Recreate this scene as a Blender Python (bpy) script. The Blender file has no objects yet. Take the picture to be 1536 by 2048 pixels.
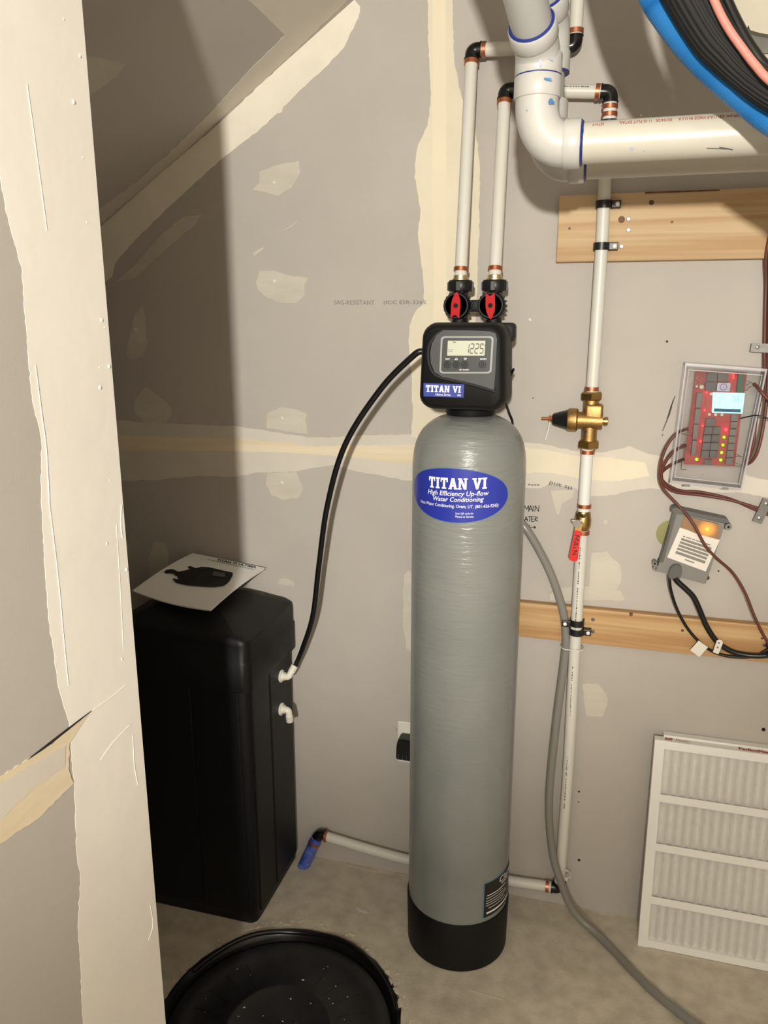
import bpy, bmesh, math, random
from mathutils import Vector, Matrix
from math import sin, cos, pi, radians, atan, atan2, sqrt
random.seed(7)
SC = bpy.context.scene
COL = SC.collection

# ------------------------------------------------------------------ camera, world, lights, exposure
F = 1570.0                      # focal length in pixels of the 1536 x 2048 frame
PITCH = atan((1024 - 635) / F)
YAW = radians(15.8)
EYE = Vector((0, 0, 1.5))
D = 1.82                        # back wall plane (y)
_c, _s = cos(PITCH), sin(PITCH)

def _rot(r, d, f):
    fy = f * _c - d * _s
    z = -f * _s - d * _c
    return Vector((r * cos(YAW) - fy * sin(YAW), r * sin(YAW) + fy * cos(YAW), z))

cam_data = bpy.data.cameras.new('camera')
cam = bpy.data.objects.new('camera', cam_data)
COL.objects.link(cam)
R_, U_, B_ = _rot(1, 0, 0), _rot(0, -1, 0), -_rot(0, 0, 1)
cam.matrix_world = Matrix(((R_.x, U_.x, B_.x, EYE.x), (R_.y, U_.y, B_.y, EYE.y), (R_.z, U_.z, B_.z, EYE.z), (0, 0, 0, 1)))
cam_data.sensor_fit = 'HORIZONTAL'
cam_data.sensor_width = 36.0
cam_data.lens = 36.0 * F / 1536.0
cam_data.clip_start = 0.05
SC.camera = cam

world = bpy.data.worlds.new('world')
SC.world = world
world.use_nodes = True
world.node_tree.nodes['Background'].inputs[0].default_value = (1, 0.9, 0.78, 1)
world.node_tree.nodes['Background'].inputs[1].default_value = 0.02

def lamp(name, loc, power, col, radius):
    l = bpy.data.lights.new(name, 'POINT')
    l.energy = power
    l.color = col
    l.shadow_soft_size = radius
    o = bpy.data.objects.new(name, l)
    o.location = loc
    COL.objects.link(o)
    return o

LP = Vector((0.15, -1.4, 1.76))
lamp('room_lamp', LP, 94, (1.0, 0.97, 0.885), 0.038)
# added spot; its soft edge imitates the shadow of someone standing behind the camera
sl = bpy.data.lights.new('added_spot', 'SPOT')
sl.energy = 258
sl.color = (1.0, 0.97, 0.885)
sl.shadow_soft_size = 0.038
sl.spot_size = radians(66)
sl.spot_blend = 0.62
so = bpy.data.objects.new('added_spot', sl)
so.location = LP
so.rotation_euler = (Vector((-0.66, D, 2.02)) - LP).to_track_quat('-Z', 'Y').to_euler()
COL.objects.link(so)

SC.view_settings.view_transform = 'Standard'
SC.view_settings.look = 'None'
SC.view_settings.gamma = 1.0
SC.view_settings.use_curve_mapping = False
SC.view_settings.exposure = 0.0

# ------------------------------------------------------------------ point helpers (pixel ray met with a real plane)
def ray(px, py):
    return _rot((px - 768) / F, (py - 1024) / F, 1.0)
def W(px, py, y=D):
    d = ray(px, py)
    return EYE + d * (y / d.y)
def FL(px, py, z=0.0):
    d = ray(px, py)
    return EYE + d * ((z - EYE.z) / d.z)
def AX(px, py, x):
    d = ray(px, py)
    return EYE + d * (x / d.x)

# ------------------------------------------------------------------ materials
def lin(c):
    c = c / 255.0
    return c / 12.92 if c <= 0.04045 else ((c + 0.055) / 1.055) ** 2.4
def rgb(r, g, b):
    return (lin(r), lin(g), lin(b), 1.0)

class NT:
    def __init__(s, m):
        s.nt = m.node_tree
        s.n = s.nt.nodes
        s.l = s.nt.links
    def add(s, t, **k):
        n = s.n.new(t)
        for a, v in k.items():
            setattr(n, a, v)
        return n
    def link(s, a, b):
        s.l.new(a, b)

def mat(name, col, rough=0.5, metal=0.0, spec=None, coat=0.0, emit=None, emit_s=0.0, trans=0.0, alpha=None, ior=None,
        vary=0.0, vscale=8.0, vstretch=(1, 1, 1), bump=0.0, bscale=60.0, bstretch=(1, 1, 1), col2=None, sss=0.0):
    m = bpy.data.materials.new(name)
    m.use_nodes = True
    t = NT(m)
    b = t.n['Principled BSDF']
    b.inputs['Base Color'].default_value = col
    b.inputs['Roughness'].default_value = rough
    b.inputs['Metallic'].default_value = metal
    if spec is not None: b.inputs['Specular IOR Level'].default_value = spec
    if coat: b.inputs['Coat Weight'].default_value = coat
    if trans: b.inputs['Transmission Weight'].default_value = trans
    if alpha is not None: b.inputs['Alpha'].default_value = alpha
    if ior: b.inputs['IOR'].default_value = ior
    if emit:
        b.inputs['Emission Color'].default_value = emit
        b.inputs['Emission Strength'].default_value = emit_s
    tc = None
    def coords(stretch):
        nonlocal tc
        if tc is None: tc = t.add('ShaderNodeTexCoord')
        mp = t.add('ShaderNodeMapping')
        mp.inputs['Scale'].default_value = stretch
        t.link(tc.outputs['Object'], mp.inputs['Vector'])
        return mp.outputs['Vector']
    if vary or col2:
        no = t.add('ShaderNodeTexNoise')
        no.inputs['Scale'].default_value = vscale
        no.inputs['Detail'].default_value = 6
        no.inputs['Roughness'].default_value = 0.6
        t.link(coords(vstretch), no.inputs['Vector'])
        rp = t.add('ShaderNodeValToRGB')
        c2 = col2 or tuple(max(0, x * (1 - vary)) for x in col[:3]) + (1,)
        rp.color_ramp.elements[0].position = 0.35
        rp.color_ramp.elements[0].color = c2
        rp.color_ramp.elements[1].position = 0.65
        rp.color_ramp.elements[1].color = col
        t.link(no.outputs['Fac'], rp.inputs['Fac'])
        t.link(rp.outputs['Color'], b.inputs['Base Color'])
    if bump:
        no = t.add('ShaderNodeTexNoise')
        no.inputs['Scale'].default_value = bscale
        no.inputs['Detail'].default_value = 4
        t.link(coords(bstretch), no.inputs['Vector'])
        bp = t.add('ShaderNodeBump')
        bp.inputs['Strength'].default_value = bump
        bp.inputs['Distance'].default_value = 0.002
        t.link(no.outputs['Fac'], bp.inputs['Height'])
        t.link(bp.outputs['Normal'], b.inputs['Normal'])
    return m

M = {}
M['paper'] = mat('drywall_paper', rgb(183, 176, 168), 0.85, vary=0.05, vscale=5, bump=0.05, bscale=300)
M['mud'] = mat('joint_compound', rgb(236, 228, 212), 0.8, vary=0.10, vscale=9, bump=0.15, bscale=40)
M['mud_thin'] = mat('thin_joint_compound', rgb(203, 196, 182), 0.85, vary=0.12, vscale=14, vstretch=(0.5, 1, 2), bump=0.1, bscale=60)
M['tape'] = mat('paper_joint_tape', rgb(228, 214, 188), 0.8, col2=rgb(216, 199, 168), vscale=6, vstretch=(0.3, 1, 5))
M['mud_cream'] = mat('cream_joint_compound', rgb(226, 215, 192), 0.8, vary=0.07, vscale=7, bump=0.1, bscale=40)
M['tape_soft'] = mat('buried_joint_tape', rgb(231, 219, 194), 0.8, vary=0.04, vscale=5)
M['mud_white'] = mat('white_joint_compound', rgb(239, 234, 225), 0.75, vary=0.06, vscale=6, bump=0.25, bscale=30)
M['mud_soft'] = mat('sanded_joint_compound', rgb(211, 203, 190), 0.8, vary=0.08, vscale=8)
M['pvc'] = mat('white_pvc', rgb(194, 192, 187), 0.32, vary=0.04, vscale=14)
M['pvc_pipe'] = mat('cream_pvc', rgb(196, 191, 178), 0.33, vary=0.04, vscale=20)
M['pvc_shaded'] = mat('shaded_pvc', rgb(182, 181, 178), 0.25, vary=0.06, vscale=10)  # white pipe in shade, its gray put into the colour
M['primer'] = mat('blue_primer', rgb(28, 46, 120), 0.4)
M['primer_light'] = mat('light_blue_primer', rgb(96, 150, 196), 0.5, col2=rgb(52, 96, 160), vscale=60)
M['smudge'] = mat('faint_blue_smudge', rgb(176, 178, 196), 0.5)
M['pex'] = mat('white_pex', rgb(212, 209, 200), 0.38)
M['pex_shrink'] = mat('white_pex_sleeve', rgb(222, 222, 218), 0.5)
M['copper'] = mat('copper', rgb(196, 126, 92), 0.38, metal=0.85, vary=0.2, vscale=60)
M['brass'] = mat('brass', rgb(190, 158, 100), 0.34, metal=1.0, vary=0.25, vscale=30)
M['brass_cast'] = mat('cast_brass', rgb(186, 150, 96), 0.48, metal=1.0, vary=0.2, vscale=25, bump=0.22, bscale=250)
M['pale_brass'] = mat('pale_brass', rgb(206, 190, 150), 0.4, metal=0.9)
M['steel'] = mat('steel', rgb(190, 188, 182), 0.3, metal=1.0)
M['zinc'] = mat('zinc_strap', rgb(120, 118, 114), 0.5, metal=0.7, vary=0.2, vscale=40)
M['black'] = mat('black_plastic', rgb(24, 24, 25), 0.38)
M['black_matte'] = mat('matte_black_plastic', rgb(14, 14, 15), 0.55, spec=0.3, bump=0.12, bscale=500)
M['black_gloss'] = mat('gloss_black_plastic', rgb(16, 16, 17), 0.22)
M['black_rubber'] = mat('black_cable', rgb(15, 15, 17), 0.35)
M['tankbox'] = mat('black_brine_plastic', rgb(13, 13, 14), 0.5, spec=0.35, bump=0.12, bscale=260)
M['panel'] = mat('dark_gray_panel', rgb(54, 54, 55), 0.45, bump=0.1, bscale=900)
M['panel2'] = mat('charcoal_panel', rgb(44, 44, 45), 0.4)
M['bezel'] = mat('silver_bezel', rgb(150, 150, 148), 0.4)
M['lcd'] = mat('lcd_green_gray', rgb(190, 192, 172), 0.4)
M['lcd_ink'] = mat('lcd_ink', rgb(54, 54, 50), 0.5)
M['blue_label'] = mat('blue_label', rgb(38, 58, 150), 0.35)
M['oval_blue'] = mat('violet_blue_label', rgb(46, 58, 164), 0.3, coat=0.3)
M['white_ink'] = mat('white_ink', rgb(240, 240, 240), 0.5)
M['red'] = mat('red_plastic', rgb(186, 16, 24), 0.6, spec=0.25, bump=0.15, bscale=300)
M['red_vinyl'] = mat('red_vinyl', rgb(206, 30, 28), 0.35)
M['ink'] = mat('black_ink', rgb(26, 26, 28), 0.7)
M['pencil'] = mat('pencil_gray', rgb(96, 92, 88), 0.8)
M['stamp'] = mat('gray_stamp_ink', rgb(128, 122, 116), 0.85)
M['red_ink'] = mat('red_print', rgb(160, 34, 34), 0.7)
M['label_black'] = mat('black_label', rgb(20, 20, 22), 0.4)
M['label_edge'] = mat('blue_label_edge', rgb(96, 128, 150), 0.5)
M['white_plastic'] = mat('white_plastic', rgb(232, 228, 216), 0.35)
M['plate'] = mat('white_wall_plate', rgb(226, 222, 212), 0.3)
M['paperw'] = mat('white_booklet_paper', rgb(240, 238, 233), 0.5)
M['photo_black'] = mat('printed_black', rgb(20, 20, 20), 0.4)
M['photo_gray'] = mat('printed_gray', rgb(86, 86, 84), 0.5)
M['cardboard'] = mat('white_chipboard', rgb(238, 236, 231), 0.7)
M['media'] = mat('filter_media', rgb(230, 227, 222), 0.95, vary=0.06, vscale=60, bump=0.3, bscale=400)
M['cable_brown'] = mat('brown_cable', rgb(98, 52, 44), 0.45)
M['wire_gray'] = mat('gray_wire', rgb(150, 140, 134), 0.5)
M['graybox'] = mat('gray_box_plastic', rgb(124, 121, 116), 0.5, bump=0.1, bscale=400)
M['graybox_dark'] = mat('dark_gray_box_rim', rgb(88, 86, 83), 0.45)
M['amber'] = mat('amber_lit_window', rgb(150, 112, 78), 0.4)
M['amber_led'] = mat('amber_led', rgb(255, 190, 40), 0.3, emit=rgb(255, 190, 40), emit_s=5)
M['pcb'] = mat('red_circuit_board', rgb(190, 84, 78), 0.5, vary=0.15, vscale=60)
M['relay'] = mat('gray_relay', rgb(118, 114, 114), 0.45)
M['terminal'] = mat('gray_terminal_block', rgb(142, 136, 134), 0.5)
M['green_block'] = mat('green_terminal_block', rgb(84, 120, 104), 0.5)
M['led_red'] = mat('red_led', rgb(255, 40, 50), 0.3, emit=rgb(255, 40, 55), emit_s=7)
M['led_green'] = mat('green_led', rgb(150, 240, 40), 0.3, emit=rgb(140, 245, 30), emit_s=2.2)
M['backlit'] = mat('backlit_screen', rgb(190, 240, 240), 0.3, emit=rgb(176, 246, 250), emit_s=0.85)
M['backlit_ink'] = mat('screen_ink', rgb(110, 190, 180), 0.5, emit=rgb(110, 190, 180), emit_s=0.5)
M['backlit_bar'] = mat('screen_bar', rgb(20, 84, 104), 0.4, emit=rgb(20, 84, 104), emit_s=0.4)
M['badge'] = mat('lavender_badge', rgb(214, 214, 236), 0.4)
M['badge_ink'] = mat('badge_ring', rgb(132, 138, 168), 0.4)
M['clear'] = mat('clear_case', (0.96, 0.96, 0.97, 1), 0.04, trans=1.0, ior=1.25)
M['case_edge'] = mat('case_frosted_edge', rgb(206, 202, 206), 0.3, alpha=0.55)
M['case_back'] = mat('case_back_plastic', rgb(214, 207, 200), 0.35)
M['hose_gray'] = mat('gray_vinyl_tube', rgb(146, 143, 136), 0.22, trans=0.25, ior=1.4)
M['hose_blue'] = mat('blue_corrugated_tube', rgb(44, 122, 186), 0.4)
M['foam'] = mat('black_foam_jacket', rgb(20, 20, 21), 0.75, vary=0.4, vscale=20, vstretch=(1, 1, 1), bump=0.3, bscale=120)
M['pink'] = mat('pink_cable', rgb(206, 132, 120), 0.5)
M['duct'] = mat('duct_jacket', rgb(176, 168, 150), 0.6, vary=0.1, vscale=8)
M['duct_gray'] = mat('gray_insulation', rgb(112, 108, 100), 0.8, vary=0.2, vscale=30)
M['sump'] = mat('sump_black_plastic', rgb(20, 20, 21), 0.42, col2=rgb(34, 34, 35), vscale=14, bump=0.5, bscale=30)
M['speck'] = mat('white_plaster_speck', rgb(206, 204, 198), 0.7)
M['sleeve'] = mat('blue_pipe_sleeve', rgb(40, 62, 168), 0.12, col2=rgb(96, 116, 190), vscale=40, coat=0.8)
M['ziptie'] = mat('clear_zip_tie', rgb(214, 212, 202), 0.4)
M['olive'] = mat('olive_spot', rgb(150, 146, 96), 0.7, vary=0.1, vscale=20)
M['hole'] = mat('dark_hole', rgb(22, 20, 18), 0.9)
M['tag_white'] = mat('white_tag', rgb(222, 216, 206), 0.5)
M['crumb'] = mat('chipped_mortar', rgb(204, 194, 176), 0.95, vary=0.2, vscale=30, bump=0.8, bscale=60)

def wood_mat(name, base, dark, rise=0.0):
    """Flat-sawn board: broad drifting bands plus fine straight grain along x."""
    m = bpy.data.materials.new(name)
    m.use_nodes = True
    t = NT(m)
    b = t.n['Principled BSDF']
    b.inputs['Roughness'].default_value = 0.6
    tc = t.add('ShaderNodeTexCoord')
    def noise(sc, stretch, det=4, dist=0.0):
        mp = t.add('ShaderNodeMapping')
        mp.inputs['Scale'].default_value = stretch
        t.link(tc.outputs['Object'], mp.inputs['Vector'])
        n = t.add('ShaderNodeTexNoise')
        n.inputs['Scale'].default_value = sc
        n.inputs['Detail'].default_value = det
        n.inputs['Distortion'].default_value = dist
        t.link(mp.outputs['Vector'], n.inputs['Vector'])
        return n.outputs['Fac']
    bands = noise(34, (.035, 1, 1), 3, .6)
    fine = noise(160, (.012, 1, 1), 2)
    broad = noise(9, (.12, 1, 1), 2)
    rp = t.add('ShaderNodeValToRGB')
    e = rp.color_ramp.elements
    e[0].position, e[0].color = 0.36, dark
    e[1].position, e[1].color = 0.60, base
    mx = t.add('ShaderNodeMath', operation='MULTIPLY_ADD')
    t.link(fine, mx.inputs[0]); mx.inputs[1].default_value = 0.28
    t.link(bands, mx.inputs[2])
    m3 = t.add('ShaderNodeMath', operation='MULTIPLY_ADD')
    t.link(broad, m3.inputs[0]); m3.inputs[1].default_value = 0.3
    t.link(mx.outputs[0], m3.inputs[2])
    sb = t.add('ShaderNodeMath', operation='SUBTRACT')
    t.link(m3.outputs[0], sb.inputs[0]); sb.inputs[1].default_value = 0.29
    t.link(sb.outputs[0], rp.inputs['Fac'])
    t.link(rp.outputs['Color'], b.inputs['Base Color'])
    return m
M['wood'] = wood_mat('pine_board', rgb(196, 168, 128), rgb(176, 140, 96))
M['wood_low'] = wood_mat('spruce_board', rgb(196, 162, 116), rgb(172, 130, 84))
M['knot'] = mat('wood_knot', rgb(120, 78, 44), 0.6, col2=rgb(76, 46, 26), vscale=80)

def concrete_mat():
    m = bpy.data.materials.new('concrete')
    m.use_nodes = True
    t = NT(m)
    b = t.n['Principled BSDF']
    b.inputs['Roughness'].default_value = 0.75
    tc = t.add('ShaderNodeTexCoord')
    n1 = t.add('ShaderNodeTexNoise'); n1.inputs['Scale'].default_value = 3.2; n1.inputs['Detail'].default_value = 8; n1.inputs['Roughness'].default_value = 0.65
    n2 = t.add('ShaderNodeTexNoise'); n2.inputs['Scale'].default_value = 22; n2.inputs['Detail'].default_value = 6
    n3 = t.add('ShaderNodeTexNoise'); n3.inputs['Scale'].default_value = 180
    for n in (n1, n2, n3): t.link(tc.outputs['Object'], n.inputs['Vector'])
    r1 = t.add('ShaderNodeValToRGB')
    r1.color_ramp.elements[0].position = 0.3; r1.color_ramp.elements[0].color = rgb(186, 177, 160)
    r1.color_ramp.elements[1].position = 0.7; r1.color_ramp.elements[1].color = rgb(216, 206, 188)
    t.link(n1.outputs['Fac'], r1.inputs['Fac'])
    r2 = t.add('ShaderNodeValToRGB')
    r2.color_ramp.elements[0].position = 0.32; r2.color_ramp.elements[0].color = (0.72, 0.7, 0.68, 1)
    r2.color_ramp.elements[1].position = 0.6; r2.color_ramp.elements[1].color = (1, 1, 1, 1)
    t.link(n2.outputs['Fac'], r2.inputs['Fac'])
    mx = t.add('ShaderNodeMix', data_type='RGBA', blend_type='MULTIPLY'); mx.inputs['Factor'].default_value = 0.8
    t.link(r1.outputs['Color'], mx.inputs['A']); t.link(r2.outputs['Color'], mx.inputs['B'])
    # pale scratches
    mp = t.add('ShaderNodeMapping'); mp.inputs['Scale'].default_value = (1.2, 7, 1); mp.inputs['Rotation'].default_value = (0, 0, 0.6)
    t.link(tc.outputs['Object'], mp.inputs['Vector'])
    n4 = t.add('ShaderNodeTexNoise'); n4.inputs['Scale'].default_value = 5; n4.inputs['Detail'].default_value = 3
    t.link(mp.outputs['Vector'], n4.inputs['Vector'])
    r4 = t.add('ShaderNodeValToRGB')
    r4.color_ramp.elements[0].position = 0.68; r4.color_ramp.elements[0].color = (0, 0, 0, 1)
    r4.color_ramp.elements[1].position = 0.76; r4.color_ramp.elements[1].color = (0.5, 0.5, 0.5, 1)
    t.link(n4.outputs['Fac'], r4.inputs['Fac'])
    m2 = t.add('ShaderNodeMix', data_type='RGBA', blend_type='MIX')
    t.link(r4.outputs['Color'], m2.inputs['Factor']); t.link(mx.outputs['Result'], m2.inputs['A'])
    m2.inputs['B'].default_value = rgb(222, 213, 196)
    t.link(m2.outputs['Result'], b.inputs['Base Color'])
    bp = t.add('ShaderNodeBump'); bp.inputs['Strength'].default_value = 0.25; bp.inputs['Distance'].default_value = 0.003
    t.link(n3.outputs['Fac'], bp.inputs['Height']); t.link(bp.outputs['Normal'], b.inputs['Normal'])
    return m
M['concrete'] = concrete_mat()

def tank_mat():
    m = bpy.data.materials.new('gray_wrapped_fiberglass')
    m.use_nodes = True
    t = NT(m)
    b = t.n['Principled BSDF']
    b.inputs['Roughness'].default_value = 0.24
    tc = t.add('ShaderNodeTexCoord')
    mp = t.add('ShaderNodeMapping'); mp.inputs['Scale'].default_value = (9, 9, 52)
    t.link(tc.outputs['Object'], mp.inputs['Vector'])
    n = t.add('ShaderNodeTexNoise'); n.inputs['Scale'].default_value = 2.5; n.inputs['Detail'].default_value = 6
    t.link(mp.outputs['Vector'], n.inputs['Vector'])
    n2 = t.add('ShaderNodeTexNoise'); n2.inputs['Scale'].default_value = 5; n2.inputs['Detail'].default_value = 4
    t.link(tc.outputs['Object'], n2.inputs['Vector'])
    rp = t.add('ShaderNodeValToRGB')
    rp.color_ramp.elements[0].position = 0.3; rp.color_ramp.elements[0].color = rgb(124, 127, 124)
    rp.color_ramp.elements[1].position = 0.7; rp.color_ramp.elements[1].color = rgb(138, 140, 136)
    t.link(n2.outputs['Fac'], rp.inputs['Fac']); t.link(rp.outputs['Color'], b.inputs['Base Color'])
    sx = t.add('ShaderNodeSeparateXYZ'); t.link(tc.outputs['Object'], sx.inputs['Vector'])
    # film wrinkles are strongest high on the shell and die out towards the boot
    mr = t.add('ShaderNodeMapRange'); mr.inputs['From Min'].default_value = 0.35; mr.inputs['From Max'].default_value = 1.25
    mr.inputs['To Min'].default_value = 0.05; mr.inputs['To Max'].default_value = 0.62
    t.link(sx.outputs['Z'], mr.inputs['Value'])
    bp = t.add('ShaderNodeBump'); bp.inputs['Distance'].default_value = 0.0045
    t.link(mr.outputs['Result'], bp.inputs['Strength'])
    t.link(n.outputs['Fac'], bp.inputs['Height'])
    t.link(bp.outputs['Normal'], b.inputs['Normal'])
    return m
M['tank'] = tank_mat()

# ------------------------------------------------------------------ object helpers
def wloc(o):
    v = Vector((0, 0, 0))
    while o is not None:
        v += o.location
        o = o.parent
    return v

def obj(name, bm, m, parent=None, smooth=None, origin=None):
    """Link a bmesh built in world coordinates as ONE mesh object."""
    bmesh.ops.recalc_face_normals(bm, faces=bm.faces[:])
    if parent is None:
        if origin is None:
            xs = [v.co.x for v in bm.verts]; ys = [v.co.y for v in bm.verts]; zs = [v.co.z for v in bm.verts]
            origin = Vector(((min(xs) + max(xs)) / 2, (min(ys) + max(ys)) / 2, min(zs)))
        off = Vector(origin)
    else:
        off = wloc(parent)
    bmesh.ops.translate(bm, vec=-off, verts=bm.verts[:])
    me = bpy.data.meshes.new(name)
    bm.to_mesh(me)
    bm.free()
    me.materials.append(M[m] if isinstance(m, str) else m)
    if smooth is not None:
        me.polygons.foreach_set('use_smooth', [True] * len(me.polygons))
        me.set_sharp_from_angle(angle=radians(smooth))
    o = bpy.data.objects.new(name, me)
    COL.objects.link(o)
    if parent is None:
        o.location = off
    else:
        o.parent = parent
    return o

def tag(o, label=None, cat=None, group=None, kind=None):
    if label: o['label'] = label
    if cat: o['category'] = cat
    if group: o['group'] = group
    if kind: o['kind'] = kind
    return o

def thing(name, label, cat, loc, group=None):
    o = bpy.data.objects.new(name, None)
    o.empty_display_size = 0.05
    o.location = loc
    COL.objects.link(o)
    return tag(o, label, cat, group)

def V(*a): return Vector(a)

def add_box(bm, lo, hi, bev=0.0, seg=2):
    r = bmesh.ops.create_cube(bm, size=1.0)
    vs = r['verts']
    lo, hi = Vector(lo), Vector(hi)
    for v in vs:
        v.co = Vector((lo[i] + (v.co[i] + 0.5) * (hi[i] - lo[i]) for i in range(3)))
    if bev:
        es = list({e for v in vs for e in v.link_edges})
        bmesh.ops.bevel(bm, geom=es, offset=bev, segments=seg, affect='EDGES', profile=0.5)
    return bm
def box(lo, hi, bev=0.0, seg=2):
    return add_box(bmesh.new(), lo, hi, bev, seg)

def frame_of(d):
    d = d.normalized()
    a = Vector((0, 0, 1)) if abs(d.z) < 0.9 else Vector((1, 0, 0))
    u = d.cross(a).normalized()
    return u, d.cross(u).normalized()

def add_lathe(bm, base, axis, prof, seg=24, cap=True):
    """prof: list of (distance along axis, radius)."""
    base, axis = Vector(base), Vector(axis).normalized()
    u, v = frame_of(axis)
    rings = []
    for h, r in prof:
        rings.append([bm.verts.new(base + axis * h + (u * cos(2 * pi * k / seg) + v * sin(2 * pi * k / seg)) * r) for k in range(seg)])
    for a, b in zip(rings, rings[1:]):
        for k in range(seg):
            bm.faces.new((a[k], a[(k + 1) % seg], b[(k + 1) % seg], b[k]))
    if cap:
        bm.faces.new(rings[0][::-1])
        bm.faces.new(rings[-1])
    return bm
def lathe(base, axis, prof, seg=24, cap=True):
    return add_lathe(bmesh.new(), base, axis, prof, seg, cap)
def add_cyl(bm, a, b, r, seg=20, r2=None):
    a, b = Vector(a), Vector(b)
    return add_lathe(bm, a, b - a, [(0, r), ((b - a).length, r if r2 is None else r2)], seg)
def cyl(a, b, r, seg=20, r2=None):
    return add_cyl(bmesh.new(), a, b, r, seg, r2)
def add_ball(bm, c, r, seg=16):
    bmesh.ops.create_uvsphere(bm, u_segments=seg, v_segments=seg // 2, radius=r, matrix=Matrix.Translation(Vector(c)))
    return bm

def spline(pts, n=8):
    pts = [Vector(p) for p in pts]
    out = []
    P = [pts[0] * 2 - pts[1]] + pts + [pts[-1] * 2 - pts[-2]]
    for i in range(1, len(P) - 2):
        p0, p1, p2, p3 = P[i - 1:i + 3]
        for k in range(n):
            t = k / n
            out.append(0.5 * ((2 * p1) + (p2 - p0) * t + (2 * p0 - 5 * p1 + 4 * p2 - p3) * t * t + (3 * p1 - p0 - 3 * p2 + p3) * t ** 3))
    out.append(pts[-1])
    return out

def add_tube(bm, pts, r, seg=10, rfun=None):
    pts = [Vector(p) for p in pts]
    n = len(pts)
    tan = [(pts[min(i + 1, n - 1)] - pts[max(i - 1, 0)]).normalized() for i in range(n)]
    u, _ = frame_of(tan[0])
    rings = []
    for i, p in enumerate(pts):
        u = (u - tan[i] * u.dot(tan[i])).normalized()
        v = tan[i].cross(u)
        rr = rfun(i) if rfun else r
        rings.append([bm.verts.new(p + (u * cos(2 * pi * k / seg) + v * sin(2 * pi * k / seg)) * rr) for k in range(seg)])
    for a, b in zip(rings, rings[1:]):
        for k in range(seg):
            bm.faces.new((a[k], a[(k + 1) % seg], b[(k + 1) % seg], b[k]))
    bm.faces.new(rings[0][::-1])
    bm.faces.new(rings[-1])
    return bm
def tube(pts, r, seg=10, n=8, rfun=None):
    return add_tube(bmesh.new(), spline(pts, n) if n else pts, r, seg, rfun)

def add_prism(bm, front, back):
    """Solid between two matching point loops."""
    a = [bm.verts.new(Vector(p)) for p in front]
    b = [bm.verts.new(Vector(p)) for p in back]
    n = len(a)
    bm.faces.new(a)
    bm.faces.new(b[::-1])
    for k in range(n):
        bm.faces.new((a[k], b[k], b[(k + 1) % n], a[(k + 1) % n]))
    return bm
def px_prism(pix, y0, y1, bm=None, plane=None):
    """Polygon given by sight lines met with the plane y0, made solid back to y1."""
    f = [W(x, y, plane or y0) for x, y in pix]
    f = [V(p.x, y0, p.z) for p in f]
    return add_prism(bm or bmesh.new(), f, [V(p.x, y1, p.z) for p in f])

def rough_loop(pix, n=5, amp=1.2, seed=0):
    rnd = random.Random(seed)
    out = []
    k = len(pix)
    for i in range(k):
        a, b = pix[i], pix[(i + 1) % k]
        L = math.hypot(b[0] - a[0], b[1] - a[1])
        m = max(2, int(L / 9))
        for j in range(m):
            t = j / m
            q = amp * (0.5 if j == 0 else 1)
            out.append((a[0] + (b[0] - a[0]) * t + rnd.uniform(-q, q), a[1] + (b[1] - a[1]) * t + rnd.uniform(-q, q)))
    return out

def rrect(cx, cy, w, h, r, n=5):
    out = []
    for sx, sy, a0 in ((1, 1, 0), (-1, 1, 90), (-1, -1, 180), (1, -1, 270)):
        for k in range(n + 1):
            a = radians(a0 + 90 * k / n)
            out.append((cx + sx * (w / 2 - r) + r * cos(a), cy + sy * (h / 2 - r) + r * sin(a)))
    return out

# ---- lettering: text curves turned into meshes and laid on a surface by a mapping (u, v) -> point
def text_bm(s, size=1.0, bold=0.0, shear=0.0, space=1.0):
    cu = bpy.data.curves.new('lettering', 'FONT')
    cu.body = s
    cu.size = size
    cu.offset = bold
    cu.shear = shear
    cu.space_character = space
    cu.resolution_u = 2
    o = bpy.data.objects.new('lettering', cu)
    COL.objects.link(o)
    dg = bpy.context.evaluated_depsgraph_get()
    dg.update()
    me = bpy.data.meshes.new_from_object(o.evaluated_get(dg))
    bm = bmesh.new()
    bm.from_mesh(me)
    bpy.data.objects.remove(o)
    bpy.data.curves.remove(cu)
    bpy.data.meshes.remove(me)
    return bm

def fit_map(bm, u0, u1, v0, v1, f, keep=None):
    xs = [v.co.x for v in bm.verts]; ys = [v.co.y for v in bm.verts]
    x0, x1, y0, y1 = min(xs), max(xs), min(ys), max(ys)
    for v in bm.verts:
        v.co = f(u0 + (v.co.x - x0) / max(1e-6, x1 - x0) * (u1 - u0), v0 + (v.co.y - y0) / max(1e-6, y1 - y0) * (v1 - v0))
    return bm

def quad_map(p00, p10, p11, p01):
    """Bilinear map of (u, v) in 0..1 onto four corners."""
    p00, p10, p11, p01 = map(Vector, (p00, p10, p11, p01))
    return lambda u, v: (p00 * (1 - u) + p10 * u) * (1 - v) + (p01 * (1 - u) + p11 * u) * v

def wtext(s, a, b, h, y, m, parent, name='lettering', bold=0.0, shear=0.0, up=None):
    """Flat print on a plane y = const: baseline from pixel a to pixel b, cap height h metres."""
    A, B = W(a[0], a[1], y), W(b[0], b[1], y)
    d = B - A
    n = V(-d.z, 0, d.x).normalized()
    if n.z < 0: n = -n
    if up == 'down': n = -n
    bm = text_bm(s, 1.0, bold, shear)
    fit_map(bm, 0, 1, 0, 1, lambda u, v: A + d * u + n * (v * h))
    return obj(name, bm, m, parent)

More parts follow.
